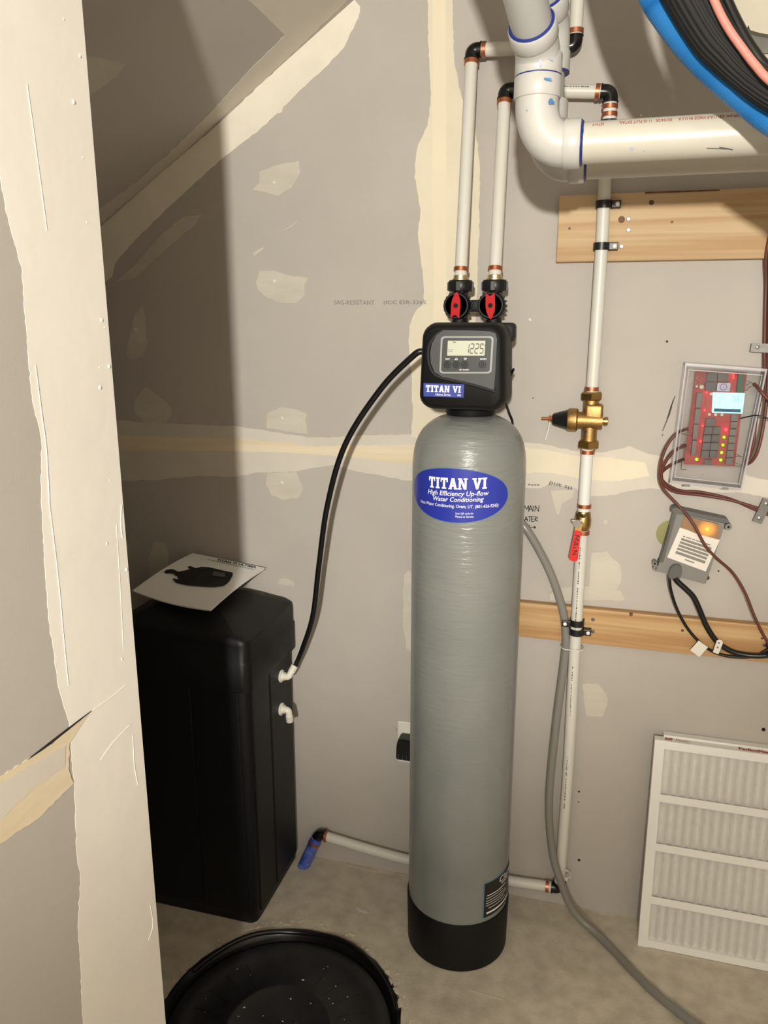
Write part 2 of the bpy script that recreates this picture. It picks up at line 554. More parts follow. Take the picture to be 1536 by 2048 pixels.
def quads_bm(quads, f):
    bm = bmesh.new()
    for q in quads:
        bm.faces.new([bm.verts.new(f(*p)) for p in q])
    return bm
def stagger(bm, step):
    """Lift overlapping strokes a hair apart along step (a vector, or a function of the point)."""
    for i, f in enumerate(list(bm.faces)):
        for v in f.verts:
            v.co += (step(v.co) if callable(step) else Vector(step)) * i
    return bm
def stroke(a, b, w):
    dx, dy = b[0] - a[0], b[1] - a[1]
    L = math.hypot(dx, dy)
    nx, ny = -dy / L * w / 2, dx / L * w / 2
    return [(a[0] + nx, a[1] + ny), (a[0] - nx, a[1] - ny), (b[0] - nx, b[1] - ny), (b[0] + nx, b[1] + ny)]
def rect(x0, y0, x1, y1):
    return [(x0, y0), (x1, y0), (x1, y1), (x0, y1)]

def slab_word(word):
    """Slab serif capitals in a unit-height strip; returns quads and total width."""
    q, x = [], 0.0
    for c in word:
        if c == 'T':
            q += [rect(x, .8, x + .72, 1), rect(x, .62, x + .13, .8), rect(x + .59, .62, x + .72, .8), rect(x + .25, 0, x + .47, .8), rect(x + .14, 0, x + .58, .14)]
            x += .80
        elif c == 'I':
            q += [rect(x, 0, x + .42, .15), rect(x, .85, x + .42, 1), rect(x + .1, .15, x + .32, .85)]
            x += .50
        elif c == 'A':
            q += [[(x + .04, 0), (x + .27, 0), (x + .49, 1), (x + .27, 1)], [(x + .55, 0), (x + .78, 0), (x + .53, 1), (x + .31, 1)], rect(x + .22, .22, x + .6, .38), rect(x - .02, 0, x + .32, .12), rect(x + .5, 0, x + .84, .12)]
            x += .88
        elif c == 'N':
            q += [rect(x + .06, 0, x + .24, 1), rect(x + .58, 0, x + .76, 1), [(x + .06, 1), (x + .3, 1), (x + .76, 0), (x + .52, 0)], rect(x - .02, 0, x + .32, .13), rect(x - .02, .87, x + .2, 1), rect(x + .48, .87, x + .84, 1)]
            x += .92
        elif c == 'V':
            q += [[(x + .02, 1), (x + .26, 1), (x + .5, 0), (x + .3, 0)], [(x + .54, 1), (x + .78, 1), (x + .5, 0), (x + .3, 0)], rect(x - .04, .87, x + .34, 1), rect(x + .46, .87, x + .84, 1)]
            x += .86
        else:
            x += .38
    return q, x

SEG7 = {'1': 'bc', '2': 'abged', '5': 'afgcd', '7': 'abc', '3': 'abgcd'}
def seg_digits(s, w=0.5, h=1.0, t=0.11, slant=0.1, gap=0.22):
    q, x = [], 0.0
    for c in s:
        P = {'a': ((0, h), (w, h)), 'b': ((w, h), (w, h / 2)), 'c': ((w, h / 2), (w, 0)), 'd': ((0, 0), (w, 0)), 'e': ((0, h / 2), (0, 0)), 'f': ((0, h), (0, h / 2)), 'g': ((0, h / 2), (w, h / 2))}
        for k in SEG7[c]:
            a, b = P[k]
            a2 = (x + a[0] + a[1] * slant, a[1]); b2 = (x + b[0] + b[1] * slant, b[1])
            L = math.hypot(b2[0] - a2[0], b2[1] - a2[1])
            e = t * 0.35 / L
            a3 = (a2[0] + (b2[0] - a2[0]) * e, a2[1] + (b2[1] - a2[1]) * e)
            b3 = (b2[0] + (a2[0] - b2[0]) * e, b2[1] + (a2[1] - b2[1]) * e)
            q.append(stroke(a3, b3, t))
        x += w + gap
    return q, x

# ------------------------------------------------------------------ the setting
def struct(name, bm, m, parent=None, smooth=None):
    o = obj(name, bm, m, parent, smooth, origin=(0, 0, 0) if parent is None else None)
    if parent is None: o['kind'] = 'structure'
    return o

wall_back = struct('wall_back', box((-2.3, D, 0), (1.7, D + 0.1, 2.6)), 'paper')
PX = -0.582                     # face of the near partition
PY = 0.843                       # its end
wall_left = struct('wall_left', box((PX - 0.115, -2.6, 0), (PX, PY, 2.6), 0.002, 1), 'paper')
struct('wall_right', box((1.6, -2.6, 0), (1.7, D, 2.6)), 'paper')
struct('wall_front', box((-0.7, -2.7, 0), (1.7, -2.6, 2.6)), 'paper')
struct('wall_niche', box((-2.3, PY - 0.1, 0), (PX - 0.115, PY, 2.6)), 'paper')
struct('wall_end', box((-2.4, PY - 0.1, 0), (-2.3, D, 2.6)), 'paper')

SS = 0.657
def soff_z(x): return 2.155 + SS * (x + 0.596)
def SO(px, py):
    """Sight line met with the sloping underside of the stairs."""
    d = ray(px, py)
    k = (2.155 + SS * 0.596 - EYE.z) / (d.z - SS * d.x)
    return EYE + d * k
bm = bmesh.new()
xa, xb = -2.3, -0.596 + (2.6 - 2.155) / SS
add_prism(bm, [V(xa, PY, soff_z(xa)), V(xb, PY, 2.6), V(xb, PY, 2.7), V(xa, PY, 2.7)], [V(xa, D, soff_z(xa)), V(xb, D, 2.6), V(xb, D, 2.7), V(xa, D, 2.7)])
soffit = struct('ceiling_slope', bm, 'paper')
struct('ceiling', box((-0.7, -2.6, 2.6), (1.7, D, 2.7)), 'mud')

# floor with the sump opening cut out
SX, SY, SR = -0.605, 1.285, 0.262
rnd = random.Random(3)
bm = bmesh.new()
N = 72
inner = [bm.verts.new(V(SX + cos(2 * pi * k / N) * (SR + 0.010 + rnd.uniform(-.004, .005)), SY + sin(2 * pi * k / N) * (SR + 0.010 + rnd.uniform(-.004, .005)), 0)) for k in range(N)]
outer = []
x0, x1, y0, y1 = -2.4, 1.7, -2.7, D + 0.1
for k in range(N):
    a = 2 * pi * k / N
    c_, s_ = cos(a), sin(a)
    t = min(((x1 - SX) / c_) if c_ > 1e-9 else ((x0 - SX) / c_) if c_ < -1e-9 else 1e9, ((y1 - SY) / s_) if s_ > 1e-9 else ((y0 - SY) / s_) if s_ < -1e-9 else 1e9)
    outer.append(bm.verts.new(V(SX + c_ * t, SY + s_ * t, 0)))
low = [bm.verts.new(v.co + V(0, 0, -0.12)) for v in inner]
for k in range(N):
    j = (k + 1) % N
    bm.faces.new((inner[k], inner[j], outer[j], outer[k]))
    bm.faces.new((inner[k], low[k], low[j], inner[j]))
for cx_, cy_ in ((x0, y0), (x1, y0), (x1, y1), (x0, y1)):
    best = sorted(range(N), key=lambda k: (outer[k].co.x - cx_) ** 2 + (outer[k].co.y - cy_) ** 2)
    k = best[0]
    # the two rays either side of the corner
    kk = [j for j in range(N) if (abs(outer[j].co.x - outer[(j + 1) % N].co.x) > 1e-4 and abs(outer[j].co.y - outer[(j + 1) % N].co.y) > 1e-4)]
    for j in kk:
        a, b = outer[j], outer[(j + 1) % N]
        if min(abs(a.co.x - cx_), abs(b.co.x - cx_)) < 1e-4 and min(abs(a.co.y - cy_), abs(b.co.y - cy_)) < 1e-4:
            bm.faces.new((a, b, bm.verts.new(V(cx_, cy_, 0))))
floor = struct('floor', bm, 'concrete')

# ---- joint compound and tape on the drywall: thin raised layers with ragged edges
_seed = [10]
def wall_patch(pix, m='mud_thin', t=0.0008, name='joint_compound', amp=1.3, parent=None, base=0.0):
    _seed[0] += 1
    lp = rough_loop(pix, amp=amp, seed=_seed[0])
    t += (_seed[0] % 17) * 0.00004
    return obj(name, px_prism(lp, D - t, D + 0.002, plane=D), m, parent or wall_back)
def c5(pts): return [(180 + x * .4427, y * .4427) for x, y in pts]
def c6(pts): return [(180 + x * .4427, 560 + y * .4427) for x, y in pts]
def c1(pts): return [(820 + x / 2.145, y / 2.145) for x, y in pts]
def c2(pts): return [(780 + x / 4.8, 520 + y / 4.8) for x, y in pts]
def c4(pts): return [(1060 + x * .2051, 740 + y * .2051) for x, y in pts]
def c7(pts): return [(1036 + x / 3.072, 1180 + y / 3.072) for x, y in pts]

# long horizontal joint, then its cream tape
wall_patch(c6([(-60, 630), (130, 635), (400, 650), (660, 660), (800, 680), (980, 710), (1100, 710), (1250, 700), (1470, 698), (1700, 700)])
           + [(1050, 885), (1080, 886), (1112, 894), (1152, 902), (1210, 904), (1258, 892), (1290, 905), (1340, 918), (1420, 935), (1536, 960), (1750, 985), (2300, 1040), (2300, 1110), (1750, 1030), (1570, 1000), (1480, 985), (1380, 985), (1300, 976), (1255, 982), (1230, 990), (1182, 992), (1150, 976), (1100, 966), (1080, 976), (1060, 976), (1000, 972)]
           + c6([(1430, 905), (1190, 860), (1100, 835), (920, 865), (750, 870), (650, 890), (500, 885), (300, 905), (160, 905), (-60, 905)]), 'mud_soft', 0.0009)
wall_patch(c6([(-60, 700), (150, 703), (650, 713), (900, 735), (1000, 750), (1430, 742), (1500, 744)]) + c6([(1500, 832), (1430, 830), (1100, 792), (900, 780), (660, 775), (150, 770), (-60, 768)]), 'tape', 0.0019, 'drywall_tape')
wall_patch([(1050, 895), (1100, 902), (1160, 912), (1220, 915), (1290, 925), (1300, 952), (1230, 962), (1170, 958), (1100, 945), (1050, 945)], 'mud_cream', 0.0014, 'drywall_tape')
# vertical joint behind the softener
wall_patch([(858, -120)] + c1([(75, 0), (80, 200), (90, 420), (85, 470), (75, 540), (30, 640), (20, 760), (45, 900), (35, 1000)]) + c2([(300, 0), (325, 250), (330, 400), (240, 500), (185, 640), (180, 780), (195, 1000), (210, 1200), (220, 1500), (205, 1690)])
           + [(880, 900), (940, 880), (952, 650), (958, 480), (960, 330), (950, 250), (925, 200), (908, 120), (905, 0), (905, -120)], 'mud_cream', 0.0010)
wall_patch([(864, -120), (866, 130), (864, 330), (868, 560), (866, 700), (893, 700), (893, 400), (892, 130), (890, -120)], 'tape_soft', 0.0014, 'drywall_tape', amp=0.6)
wall_patch([(808, 1150), (818, 1140), (830, 1150), (830, 1310), (812, 1296), (806, 1240)], 'mud_thin')
# screw spots
wall_patch(c5([(765, 775), (850, 745), (945, 725), (950, 780), (910, 850), (850, 883), (790, 868), (735, 855), (765, 825)]), 'mud_thin')
wall_patch([(519, 542), (547, 541), (570, 549), (616, 556), (610, 567), (611, 590), (592, 606), (560, 606), (530, 593), (516, 578), (512, 564)], 'mud_thin')
wall_patch(c6([(800, 600), (860, 575), (940, 585), (985, 605), (975, 630), (985, 695), (800, 670)]), 'mud_thin', 0.0018)
wall_patch(c6([(800, 870), (930, 865), (965, 945), (940, 985), (870, 993), (820, 970), (795, 925)]), 'mud_thin')
wall_patch(c6([(205, 150), (235, 120), (250, 170), (255, 300), (240, 345), (190, 360), (165, 340), (175, 270)]), 'mud_thin')
wall_patch(c6([(195, 560), (250, 485), (300, 515), (360, 570), (370, 600), (340, 660), (310, 720), (240, 640), (205, 600)]), 'mud_thin')
wall_patch(c6([(265, 1250), (290, 1185), (340, 1190), (355, 1250), (350, 1340), (270, 1340)]), 'mud_thin')
wall_patch([(556, 1168), (560, 1158), (571, 1155), (587, 1162), (590, 1172)], 'mud_thin', amp=0.8)
wall_patch(c7([(395, 575), (490, 570), (545, 640), (550, 690), (520, 780), (420, 775)]), 'mud_thin')
wall_patch(c4([(600, 1780), (750, 1770), (800, 1830), (880, 1900), (890, 2060), (800, 2200), (560, 2180), (580, 2048)]), 'mud_thin')
wall_patch(c4([(200, 1180), (430, 1160), (420, 1240), (310, 1300), (280, 1410), (260, 1400), (230, 1280)]), 'mud_thin', amp=0.6)
wall_patch(c4([(715, 1480), (740, 1450), (765, 1490), (730, 1505)]), 'mud_thin', amp=0.5)
wall_patch([(1100, 1190), (1110, 1176), (1180, 1172), (1240, 1180), (1250, 1200), (1100, 1200)], 'mud_thin')
for p in ((549, 366), (550, 563), (565, 836), (565, 965), (272, 660), (1060, 640), (1282, 232)):
    wall_patch([(p[0] - 3, p[1] - 2), (p[0], p[1] - 4), (p[0] + 3, p[1]), (p[0], p[1] + 3)], 'mud', 0.0026, 'compound_dab', amp=0.2)
wall_patch([(560, 213), (567, 215), (564, 226), (557, 228)], 'mud', 0.0026, 'compound_dab', amp=0.5)
wall_patch([(561, 466), (580, 452), (601, 440), (582, 456)], 'mud_thin', 0.0015, amp=0.4)
wall_patch([(505, 507), (520, 497), (531, 494), (524, 502), (510, 512)], 'mud_thin', 0.0015, amp=0.4)
# inside corner where the stair underside meets the wall
wall_patch(c5([(1175, -30), (1165, 6), (600, 545), (60, 1005), (-60, 1105), (-60, 1300), (60, 1280), (100, 1250), (110, 1200), (180, 1110), (300, 990), (450, 850), (600, 715), (700, 640), (800, 560), (960, 400), (1080, 290), (1150, 215), (1190, 130), (1215, 80), (1220, 30)]), 'mud', 0.0016)
wall_patch(c5([(120, 1270), (200, 1200), (300, 1080), (420, 980), (510, 970), (470, 1020), (330, 1140), (200, 1260)]), 'mud_thin', 0.001)

def soffit_patch(pix, m, t=0.0006, name='joint_compound'):
    _seed[0] += 1
    lp = rough_loop(pix, amp=1.2, seed=_seed[0])
    n = V(SS, 0, -1).normalized()
    f = [SO(*p) + n * t for p in lp]
    f = [V(p.x, min(p.y, D - 0.0005), p.z) for p in f]
    return obj(name, add_prism(bmesh.new(), f, [p - n * (t + 0.002) for p in f]), m, soffit)
soffit_patch(c5([(700, -30), (710, 0), (760, 40), (830, 110), (880, 160), (800, 235), (700, 340), (560, 490), (400, 650), (200, 830), (60, 930), (0, 985), (60, 1000), (598, 543), (1160, 6), (1170, -30)]), 'mud_soft')
soffit_patch(c5([(-40, 250), (60, 262), (160, 290), (110, 350), (0, 430), (-40, 440)]), 'mud_thin')

def part_patch(pix, m, t=0.0003, name='joint_compound', amp=1.3, rough=True):
    _seed[0] += 1
    lp = rough_loop(pix, amp=amp, seed=_seed[0]) if rough else pix
    f = [AX(x, y, PX) for x, y in lp]
    f = [V(PX + t, min(p.y, PY - 0.0015), p.z) for p in f]
    return obj(name, add_prism(bmesh.new(), f, [V(PX - 0.001, p.y, p.z) for p in f]), m, wall_left)
edge = lambda y: (165.5 + .0827 * y, y)
part_patch([(-160, -60), (-160, 352), (0, 352), (10, 415), (44, 542), (46, 586), (54, 684), (64, 801), (83, 879), (82, 1000), (90, 1138), (97, 1241), (118, 1379), (138, 1445)]
           + [(148, 1568), (154, 1717), (161, 1747), (156, 1845), (166, 2048), (170, 2120), edge(2120), edge(1700), edge(1200), edge(700), edge(200), edge(-60)], 'mud_white', 0.0003)
part_patch([(-60, 1585), (0, 1552), (51, 1520), (100, 1490), (180, 1423), (138, 1486), (136, 1538), (146, 1566), (77, 1635), (0, 1686), (-60, 1720)], 'tape', 0.0010, 'drywall_tape')
part_patch([(-60, 1600), (0, 1565), (70, 1525), (130, 1490), (128, 1535), (60, 1580), (0, 1640), (-60, 1670)], 'mud_soft', 0.0014)
obj('crack', add_prism(bmesh.new(), [AX(x, y, PX) + V(.0018, 0, 0) for x, y in [(54, 1519), (100, 1487), (150, 1447), (182, 1421), (152, 1444), (100, 1484)]], [AX(x, y, PX) for x, y in [(54, 1519), (100, 1488), (150, 1449), (181, 1422), (152, 1443), (100, 1483)]]), 'hole', wall_left)
def ridge(pts, r=0.0011):
    r *= 0.55
    obj('trowel_ridge', tube([AX(x, y, PX) + V(.0007, 0, 0) for x, y in pts], r, 6, 5), 'mud_white', wall_left, 60)
ridge([(53, 168), (70, 290), (93, 462)], 0.0006)
ridge([(70, 730), (83, 830), (92, 900), (98, 1010)], 0.0007)
ridge([(98, 1010), (108, 1090), (118, 1180), (128, 1290), (136, 1370)], 0.0006)
ridge([(250, 1370), (220, 1395), (185, 1420)], 0.0009)
ridge([(242, 1010), (241, 1050), (244, 1075)], 0.0011)
ridge([(258, 1450), (225, 1485), (200, 1520)], 0.0008)
ridge([(265, 1470), (268, 1530), (275, 1570)], 0.0007)
ridge([(232, 1050), (240, 1180), (246, 1300)], 0.0005)
ridge([(300, 1810), (305, 1850), (296, 1880)], 0.0009)
for x, y in ((127, 38), (159, 112), (146, 204), (165, 315), (173, 445), (202, 640), (209, 655), (217, 733), (198, 735), (199, 775), (219, 960), (213, 1087), (252, 1139), (243, 1318)):
    bm = bmesh.new(); add_ball(bm, AX(x, y, PX) + V(.0004, 0, 0), 0.0013 + .0005 * ((x * 7 + y) % 3 - 1), 8)
    for v in bm.verts: v.co.z += (v.co.z - AX(x, y, PX).z) * 0.4
    obj('compound_bump', bm, 'mud_white', wall_left, 60)
# small holes, pencil marks and printing on the back wall
for x, y, r in ((1334, 683, .0024), (299, 936, .0026), (1158, 1583, .0026), (1157, 1604, .0016), (1158, 1720, .0036), (1527, 1459, .0045), (1437, 1142, .002), (1066, 796, .0015), (912, 442, .0012)):
    p = W(x, y)
    obj('screw_hole', lathe((p.x, D + .001, p.z), (0, -1, 0), [(0, r), (.0015, r)], 10), 'hole', wall_back)
p = W(1342, 1068)
obj('green_spot', lathe((p.x, D + .001, p.z), (0, -1, 0), [(0, .032), (.0018, .032)], 28), 'olive', wall_back)
q = [(stroke((1350, 792), (1343, 812), 2)), stroke((1343, 812), (1338, 830), 3.5), stroke((1338, 830), (1330, 850), 2.5), stroke((1330, 850), (1325, 862), 2), stroke((1346, 800), (1334, 838), 1.5), stroke((1326, 868), (1324, 872), 2)]
obj('pencil_mark', quads_bm(q, lambda u, v: V(W(u, v).x, D - .0006, W(u, v).z)), 'pencil', wall_back)
wtext('SAG-RESISTANT', (668, 609), (749, 610), .0100, D - .0006, 'stamp', wall_back)
wtext('(ICC ESR-3365', (767, 610), (852, 610), .0100, D - .0028, 'stamp', wall_back)
wtext('tls and', (1146, 974), (1100, 962), .010, D - .0022, 'pencil', wall_back, up='down')
q = []
for a, b in (((1056, 969), (1061, 969)), ((1063, 969), (1067, 970)), ((1069, 969), (1073, 970)), ((1075, 969), (1079, 970))): q.append(stroke(a, b, 3))
obj('lettering', quads_bm(q, lambda u, v: V(W(u, v).x, D - .0022, W(u, v).z)), 'stamp', wall_back)
# handwritten MAIN WATER with its arrow (its left end runs behind the tank)
HW = {'M': [((0, 0), (.1, 1)), ((.1, 1), (.45, .35)), ((.45, .35), (.75, 1)), ((.75, 1), (.85, 0))], 'A': [((0, 0), (.35, 1)), ((.35, 1), (.7, 0)), ((.12, .38), (.6, .38))],
      'I': [((.1, 0), (.12, 1))], 'N': [((0, 0), (.05, 1)), ((.05, 1), (.6, 0)), ((.6, 0), (.68, 1.05))], 'W': [((0, 1), (.25, 0)), ((.25, 0), (.45, .7)), ((.45, .7), (.65, 0)), ((.65, 0), (.85, 1))],
      'T': [((0, 1), (.7, 1)), ((.35, 1), (.33, 0))], 'E': [((0, 0), (0, 1)), ((0, 1), (.5, 1)), ((0, .5), (.42, .5)), ((0, 0), (.5, 0))], 'R': [((0, 0), (.03, 1)), ((.03, 1), (.5, .85)), ((.5, .85), (.48, .6)), ((.48, .6), (.03, .45)), ((.03, .45), (.6, 0))]}
def hand(word, x, y, h, adv):
    out = []
    for c, a in zip(word, adv):
        for s0, s1 in HW[c]:
            out.append(stroke((x + s0[0] * h, y - s0[1] * h), (x + s1[0] * h, y - s1[1] * h), 1.5))
        x += a
    return out
q = hand('MAIN', 1048, 1023, 12, (9, 8, 5, 9)) + hand('WATER', 1035, 1043, 10, (14, 7, 7, 7, 7))
q += [stroke((1058, 1049), (1060, 1055), 1.2), stroke((1060, 1055), (1068, 1054), 1.2), [(1068, 1051), (1068, 1058), (1072, 1055), (1072, 1054)]]
obj('handwriting', quads_bm(q, lambda u, v: V(W(u, v).x, D - .0006, W(u, v).z)), 'ink', wall_back)

# ------------------------------------------------------------------ water softener
TX, TY, TR = -0.276, 1.644, 0.121
def th(px, py, r=TR):
    """Sight line met with the tank shell: (angle from the front, height)."""
    d = ray(px, py)
    a = d.x ** 2 + d.y ** 2
    b = -2 * (d.x * TX + d.y * TY)
    c_ = TX ** 2 + TY ** 2 - r * r
    k = (-b - sqrt(max(0, b * b - 4 * a * c_))) / (2 * a)
    p = EYE + d * k
    return atan2(p.x - TX, -(p.y - TY)), p.z
def tp(phi, z, r=TR): return V(TX + r * sin(phi), TY - r * cos(phi), z)

soft = thing('water_softener', 'tall gray cylindrical water softener tank with black control head and black boot', 'water softener', (TX, TY, 0))
prof = [(0.10, TR - .004), (0.13, TR), (1.165, TR)]
prof = [(0.10, TR - .004), (0.13, TR), (1.185, TR), (1.205, .1205), (1.224, .1185), (1.242, .1145), (1.257, .1085), (1.270, .1005), (1.281, .0900), (1.290, .0780), (1.297, .0640), (1.303, .0450)]
tankm = obj('tank', lathe((TX, TY, 0), (0, 0, 1), prof, 72), 'tank', soft, 50)
BZ = 0.128
obj('boot', lathe((TX, TY, 0), (0, 0, 1), [(0, TR - .003), (.004, TR + .001), (BZ, TR + .0035), (BZ + .004, TR + .002), (BZ + .004, TR - .002)], 64), 'black_matte', soft, 40)

# oval label on the shell
aL, zL = th(829, 990); aR, zR = th(1015, 990); aT, zT = th(920, 938); aB, zB = th(925, 1046)
a0, ha = (aL + aR) / 2, (aR - aL) / 2
z0, hz = (zT + zB) / 2, (zT - zB) / 2
def oval(da, dz, r):
    bm = bmesh.new()
    n = 56
    rings = []
    for q_ in [1 - k_ / 14 for k_ in range(14)]:
        rings.append([bm.verts.new(tp(a0 + (ha + da) * q_ * cos(2 * pi * k / n), z0 + (hz + dz) * q_ * sin(2 * pi * k / n), r)) for k in range(n)])
    for a, b in zip(rings, rings[1:]):
        for k in range(n): bm.faces.new((a[k], a[(k + 1) % n], b[(k + 1) % n], b[k]))
    c_ = bm.verts.new(tp(a0, z0, r))
    for k in range(n): bm.faces.new((rings[-1][k], rings[-1][(k + 1) % n], c_))
    return bm
lab = obj('oval_label', oval(0, 0, TR + .0010), 'oval_blue', soft, 40)
obj('label_border', oval(.012, .0016, TR + .0006), 'label_edge', lab, 40)
def tank_text(bm, pa, pb, hpx, m='white_ink', r=TR + .0016, slab=False):
    """Lay print on the shell: baseline between two pixels, cap height in pixels."""
    (A, za), (Bq, zb) = th(*pa), th(*pb)
    _, zt = th(pa[0], pa[1] - hpx)
    h = zt - za
    fit_map(bm, 0, 1, 0, 1, lambda u, v: tp(A + (Bq - A) * u, za + (zb - za) * u + h * v, r))
    if slab: stagger(bm, lambda p: V(p.x - TX, p.y - TY, 0).normalized() * 1.5e-5)
    return obj('lettering', bm, m, lab)
qs, wd = slab_word('TITAN VI')
tank_text(quads_bm(qs, lambda u, v: V(u, v, 0)), (859, 974), (973, 977), 22, slab=True)
tank_text(text_bm('High Efficiency Up-flow', 1, .012, .18), (857, 990), (977, 993), 12.5)
tank_text(text_bm('Water Conditioning', 1, .012, .18), (867, 1003), (967, 1005), 12)
tank_text(text_bm('Hots Water Conditioning. Orem, UT. (801-426-9243)', 1, .01, .05), (843, 1007), (996, 1015), 8.5)
tank_text(text_bm('Scan QR code for', 1, .01), (911, 1029), (947, 1029), 4.5)
tank_text(text_bm('Manual or Service', 1, .01), (911, 1035), (947, 1035), 4.5)

# dark label low on the right of the shell
bl = th(968, 1790); 
A0, ZT = th(969, 1768); _, ZB = th(971, 1834)
A1 = A0 + 1.0
def shell_rect(a, b, z_lo, z_hi, r, n=14, bm=None):
    bm = bm or bmesh.new()
    lo = [bm.verts.new(tp(a + (b - a) * k / n, z_lo, r)) for k in range(n + 1)]
    hi = [bm.verts.new(tp(a + (b - a) * k / n, z_hi, r)) for k in range(n + 1)]
    for k in range(n): bm.faces.new((lo[k], lo[k + 1], hi[k + 1], hi[k]))
    return bm
blk = obj('warning_label', shell_rect(A0, A1, ZB, ZT, TR + .0012), 'label_black', soft, 40)
obj('label_border', shell_rect(A0 - .025, A1 + .02, ZB - .002, ZT + .002, TR + .0007), 'label_edge', blk, 40)
hh = ZT - ZB
bm = bmesh.new()
for v, a, b, t in ((.62, .06, .62, .022), (.55, .04, .5, .014), (.47, .04, .62, .014), (.40, .04, .66, .014), (.33, .04, .55, .014), (.24, .1, .62, .014), (.09, .06, .8, .05), (.73, .45, .72, .03)):
    shell_rect(A0 + a * (A1 - A0), A0 + b * (A1 - A0), ZB + v * hh, ZB + (v + t) * hh, TR + .0017, 8, bm)
obj('fine_print', bm, 'white_ink', blk)
bm = text_bm('Clack', 1, .0)
fit_map(bm, .38, .86, .80, .97, lambda u, v: tp(A0 + u * (A1 - A0), ZB + v * hh, TR + .0017))
obj('lettering', bm, 'white_ink', blk)

# control head
HY = 1.50
def hpx(x, y, yy=HY): return W(x, y, yy)
cxh, czh = -0.2715, 1.408
def head_loop(y, wt, wb, h, r, zc=czh, xc=cxh, n=6):
    """Rounded, slightly flared outline of the cover."""
    pts = rrect(0, 0, 1, 1, r, n)
    return [V(xc + u * (wt * (.5 + v) + wb * (.5 - v)), y, zc + v * h) for u, v in pts]
bm = bmesh.new()
loops = [head_loop(1.615, .158, .170, .163, .16), head_loop(1.530, .160, .172, .166, .17), head_loop(1.515, .157, .170, .163, .17), head_loop(1.504, .148, .161, .154, .17), head_loop(1.499, .138, .150, .143, .16)]
rings = [[bm.verts.new(p) for p in L] for L in loops]
n = len(rings[0])
for a, b in zip(rings, rings[1:]):
    for k in range(n): bm.faces.new((a[k], a[(k + 1) % n], b[(k + 1) % n], b[k]))
bm.faces.new(rings[0]); bm.faces.new(rings[-1][::-1])
head = obj('control_head', bm, 'black_matte', soft, 50)
FY = 1.4985
# raised instrument panel with its swept black edge
sw = c2([(520, 672), (450, 720), (405, 800), (388, 890), (395, 990), (430, 1075), (500, 1120), (640, 1150), (800, 1185), (920, 1220), (1000, 1245), (1012, 1100), (1022, 900), (1030, 760), (1015, 705), (960, 685), (760, 675)])
sp = [W(x, y, FY) for x, y in sw]
obj('instrument_panel', add_prism(bmesh.new(), [V(p.x, FY - .003, p.z) for p in sp], [V(p.x, FY + .004, p.z) for p in sp]), 'panel', head)
arc = c2([(515, 672), (440, 720), (385, 800), (366, 890), (376, 1000), (415, 1085), (490, 1130), (640, 1165), (800, 1200), (920, 1235), (1012, 1262)])
obj('panel_groove', tube([V(W(x, y, FY).x, FY + .0005, W(x, y, FY).z) for x, y in arc], .0036, 8, 4), 'ink', head, 60)
# display
tl, tr, br, bl_ = [W(*p, FY) for p in c2([(515, 752), (975, 752), (955, 1068), (500, 1068)])]
DF = quad_map(bl_, br, tr, tl)
def on_head(f, y):
    def g(u, v):
        p = f(u, v)
        return V(p.x, y, p.z)
    return g
def plate(loop, f, y0, y1, m, name, parent, smooth=None):
    a = [f(u, v) for u, v in loop]
    return obj(name, add_prism(bmesh.new(), [V(p.x, y0, p.z) for p in a], [V(p.x, y1, p.z) for p in a]), m, parent, smooth)
plate(rrect(.5, .5, 1.10, 1.13, .09), DF, FY - .0042, FY - .001, 'bezel', 'display_frame', head)
plate(rrect(.5, .5, 1.02, 1.03, .07), DF, FY - .0048, FY - .002, 'panel2', 'display_face', head)
plate(rrect(.5, .5, .9, .9, .02), lambda u, v: DF(.06 + u * .87, .455 + v * .50), FY - .0054, FY - .003, 'lcd', 'screen', head)
scr = on_head(lambda u, v: DF(.06 + u * .87, .455 + v * .50), FY - .0057)
qs, wd = seg_digits('1225', gap=.24)
obj('lettering', quads_bm([[(.48 + x / wd * .46, .2 + y * .56) for x, y in q_] for q_ in qs], scr), 'lcd_ink', head)
def htext(s, u0, u1, v0, v1, m='white_ink', f=scr, bold=.01, shear=0, parent=None):
    bm = text_bm(s, 1, bold, shear)
    fit_map(bm, u0, u1, v0, v1, f)
    return obj('lettering', bm, m, parent or head)
htext('TIME', .16, .25, .82, .90, 'lcd_ink')
obj('lcd_mark', quads_bm([rect(.06, .38, .19, .43), rect(.07, .27, .18, .32)], scr), 'bezel', head)
htext('PM', .88, .95, .64, .72, 'lcd_ink', bold=0)
face = on_head(DF, FY - .0052)
htext('NEXT', .07, .17, .36, .40, f=face, bold=.03)
htext('REGEN', .80, .93, .36, .40, f=face, bold=.03)
htext('SET CLOCK', .38, .58, .03, .07, f=face, bold=.03)
def tri(cx_, cy_, s, up):
    k = 1 if up else -1
    a, b, c_ = (cx_ - s, cy_ - k * s * .9), (cx_ + s, cy_ - k * s * .9), (cx_, cy_ + k * s * 1.1)
    return [stroke(a, b, s * .35), stroke(b, c_, s * .35), stroke(c_, a, s * .35)]
obj('lettering', quads_bm(tri(.30, .38, .030, True) + tri(.49, .38, .030, False), face), 'white_ink', head)
for u in (.115, .305, .485, .855):
    p = DF(u, .21)
    obj('button', lathe((p.x, FY - .003, p.z), (0, -1, 0), [(0, .0078), (.0032, .0078), (.0032, .0062), (.0022, .0056), (.0022, .003), (.003, .002)], 20), 'black', head, 30)
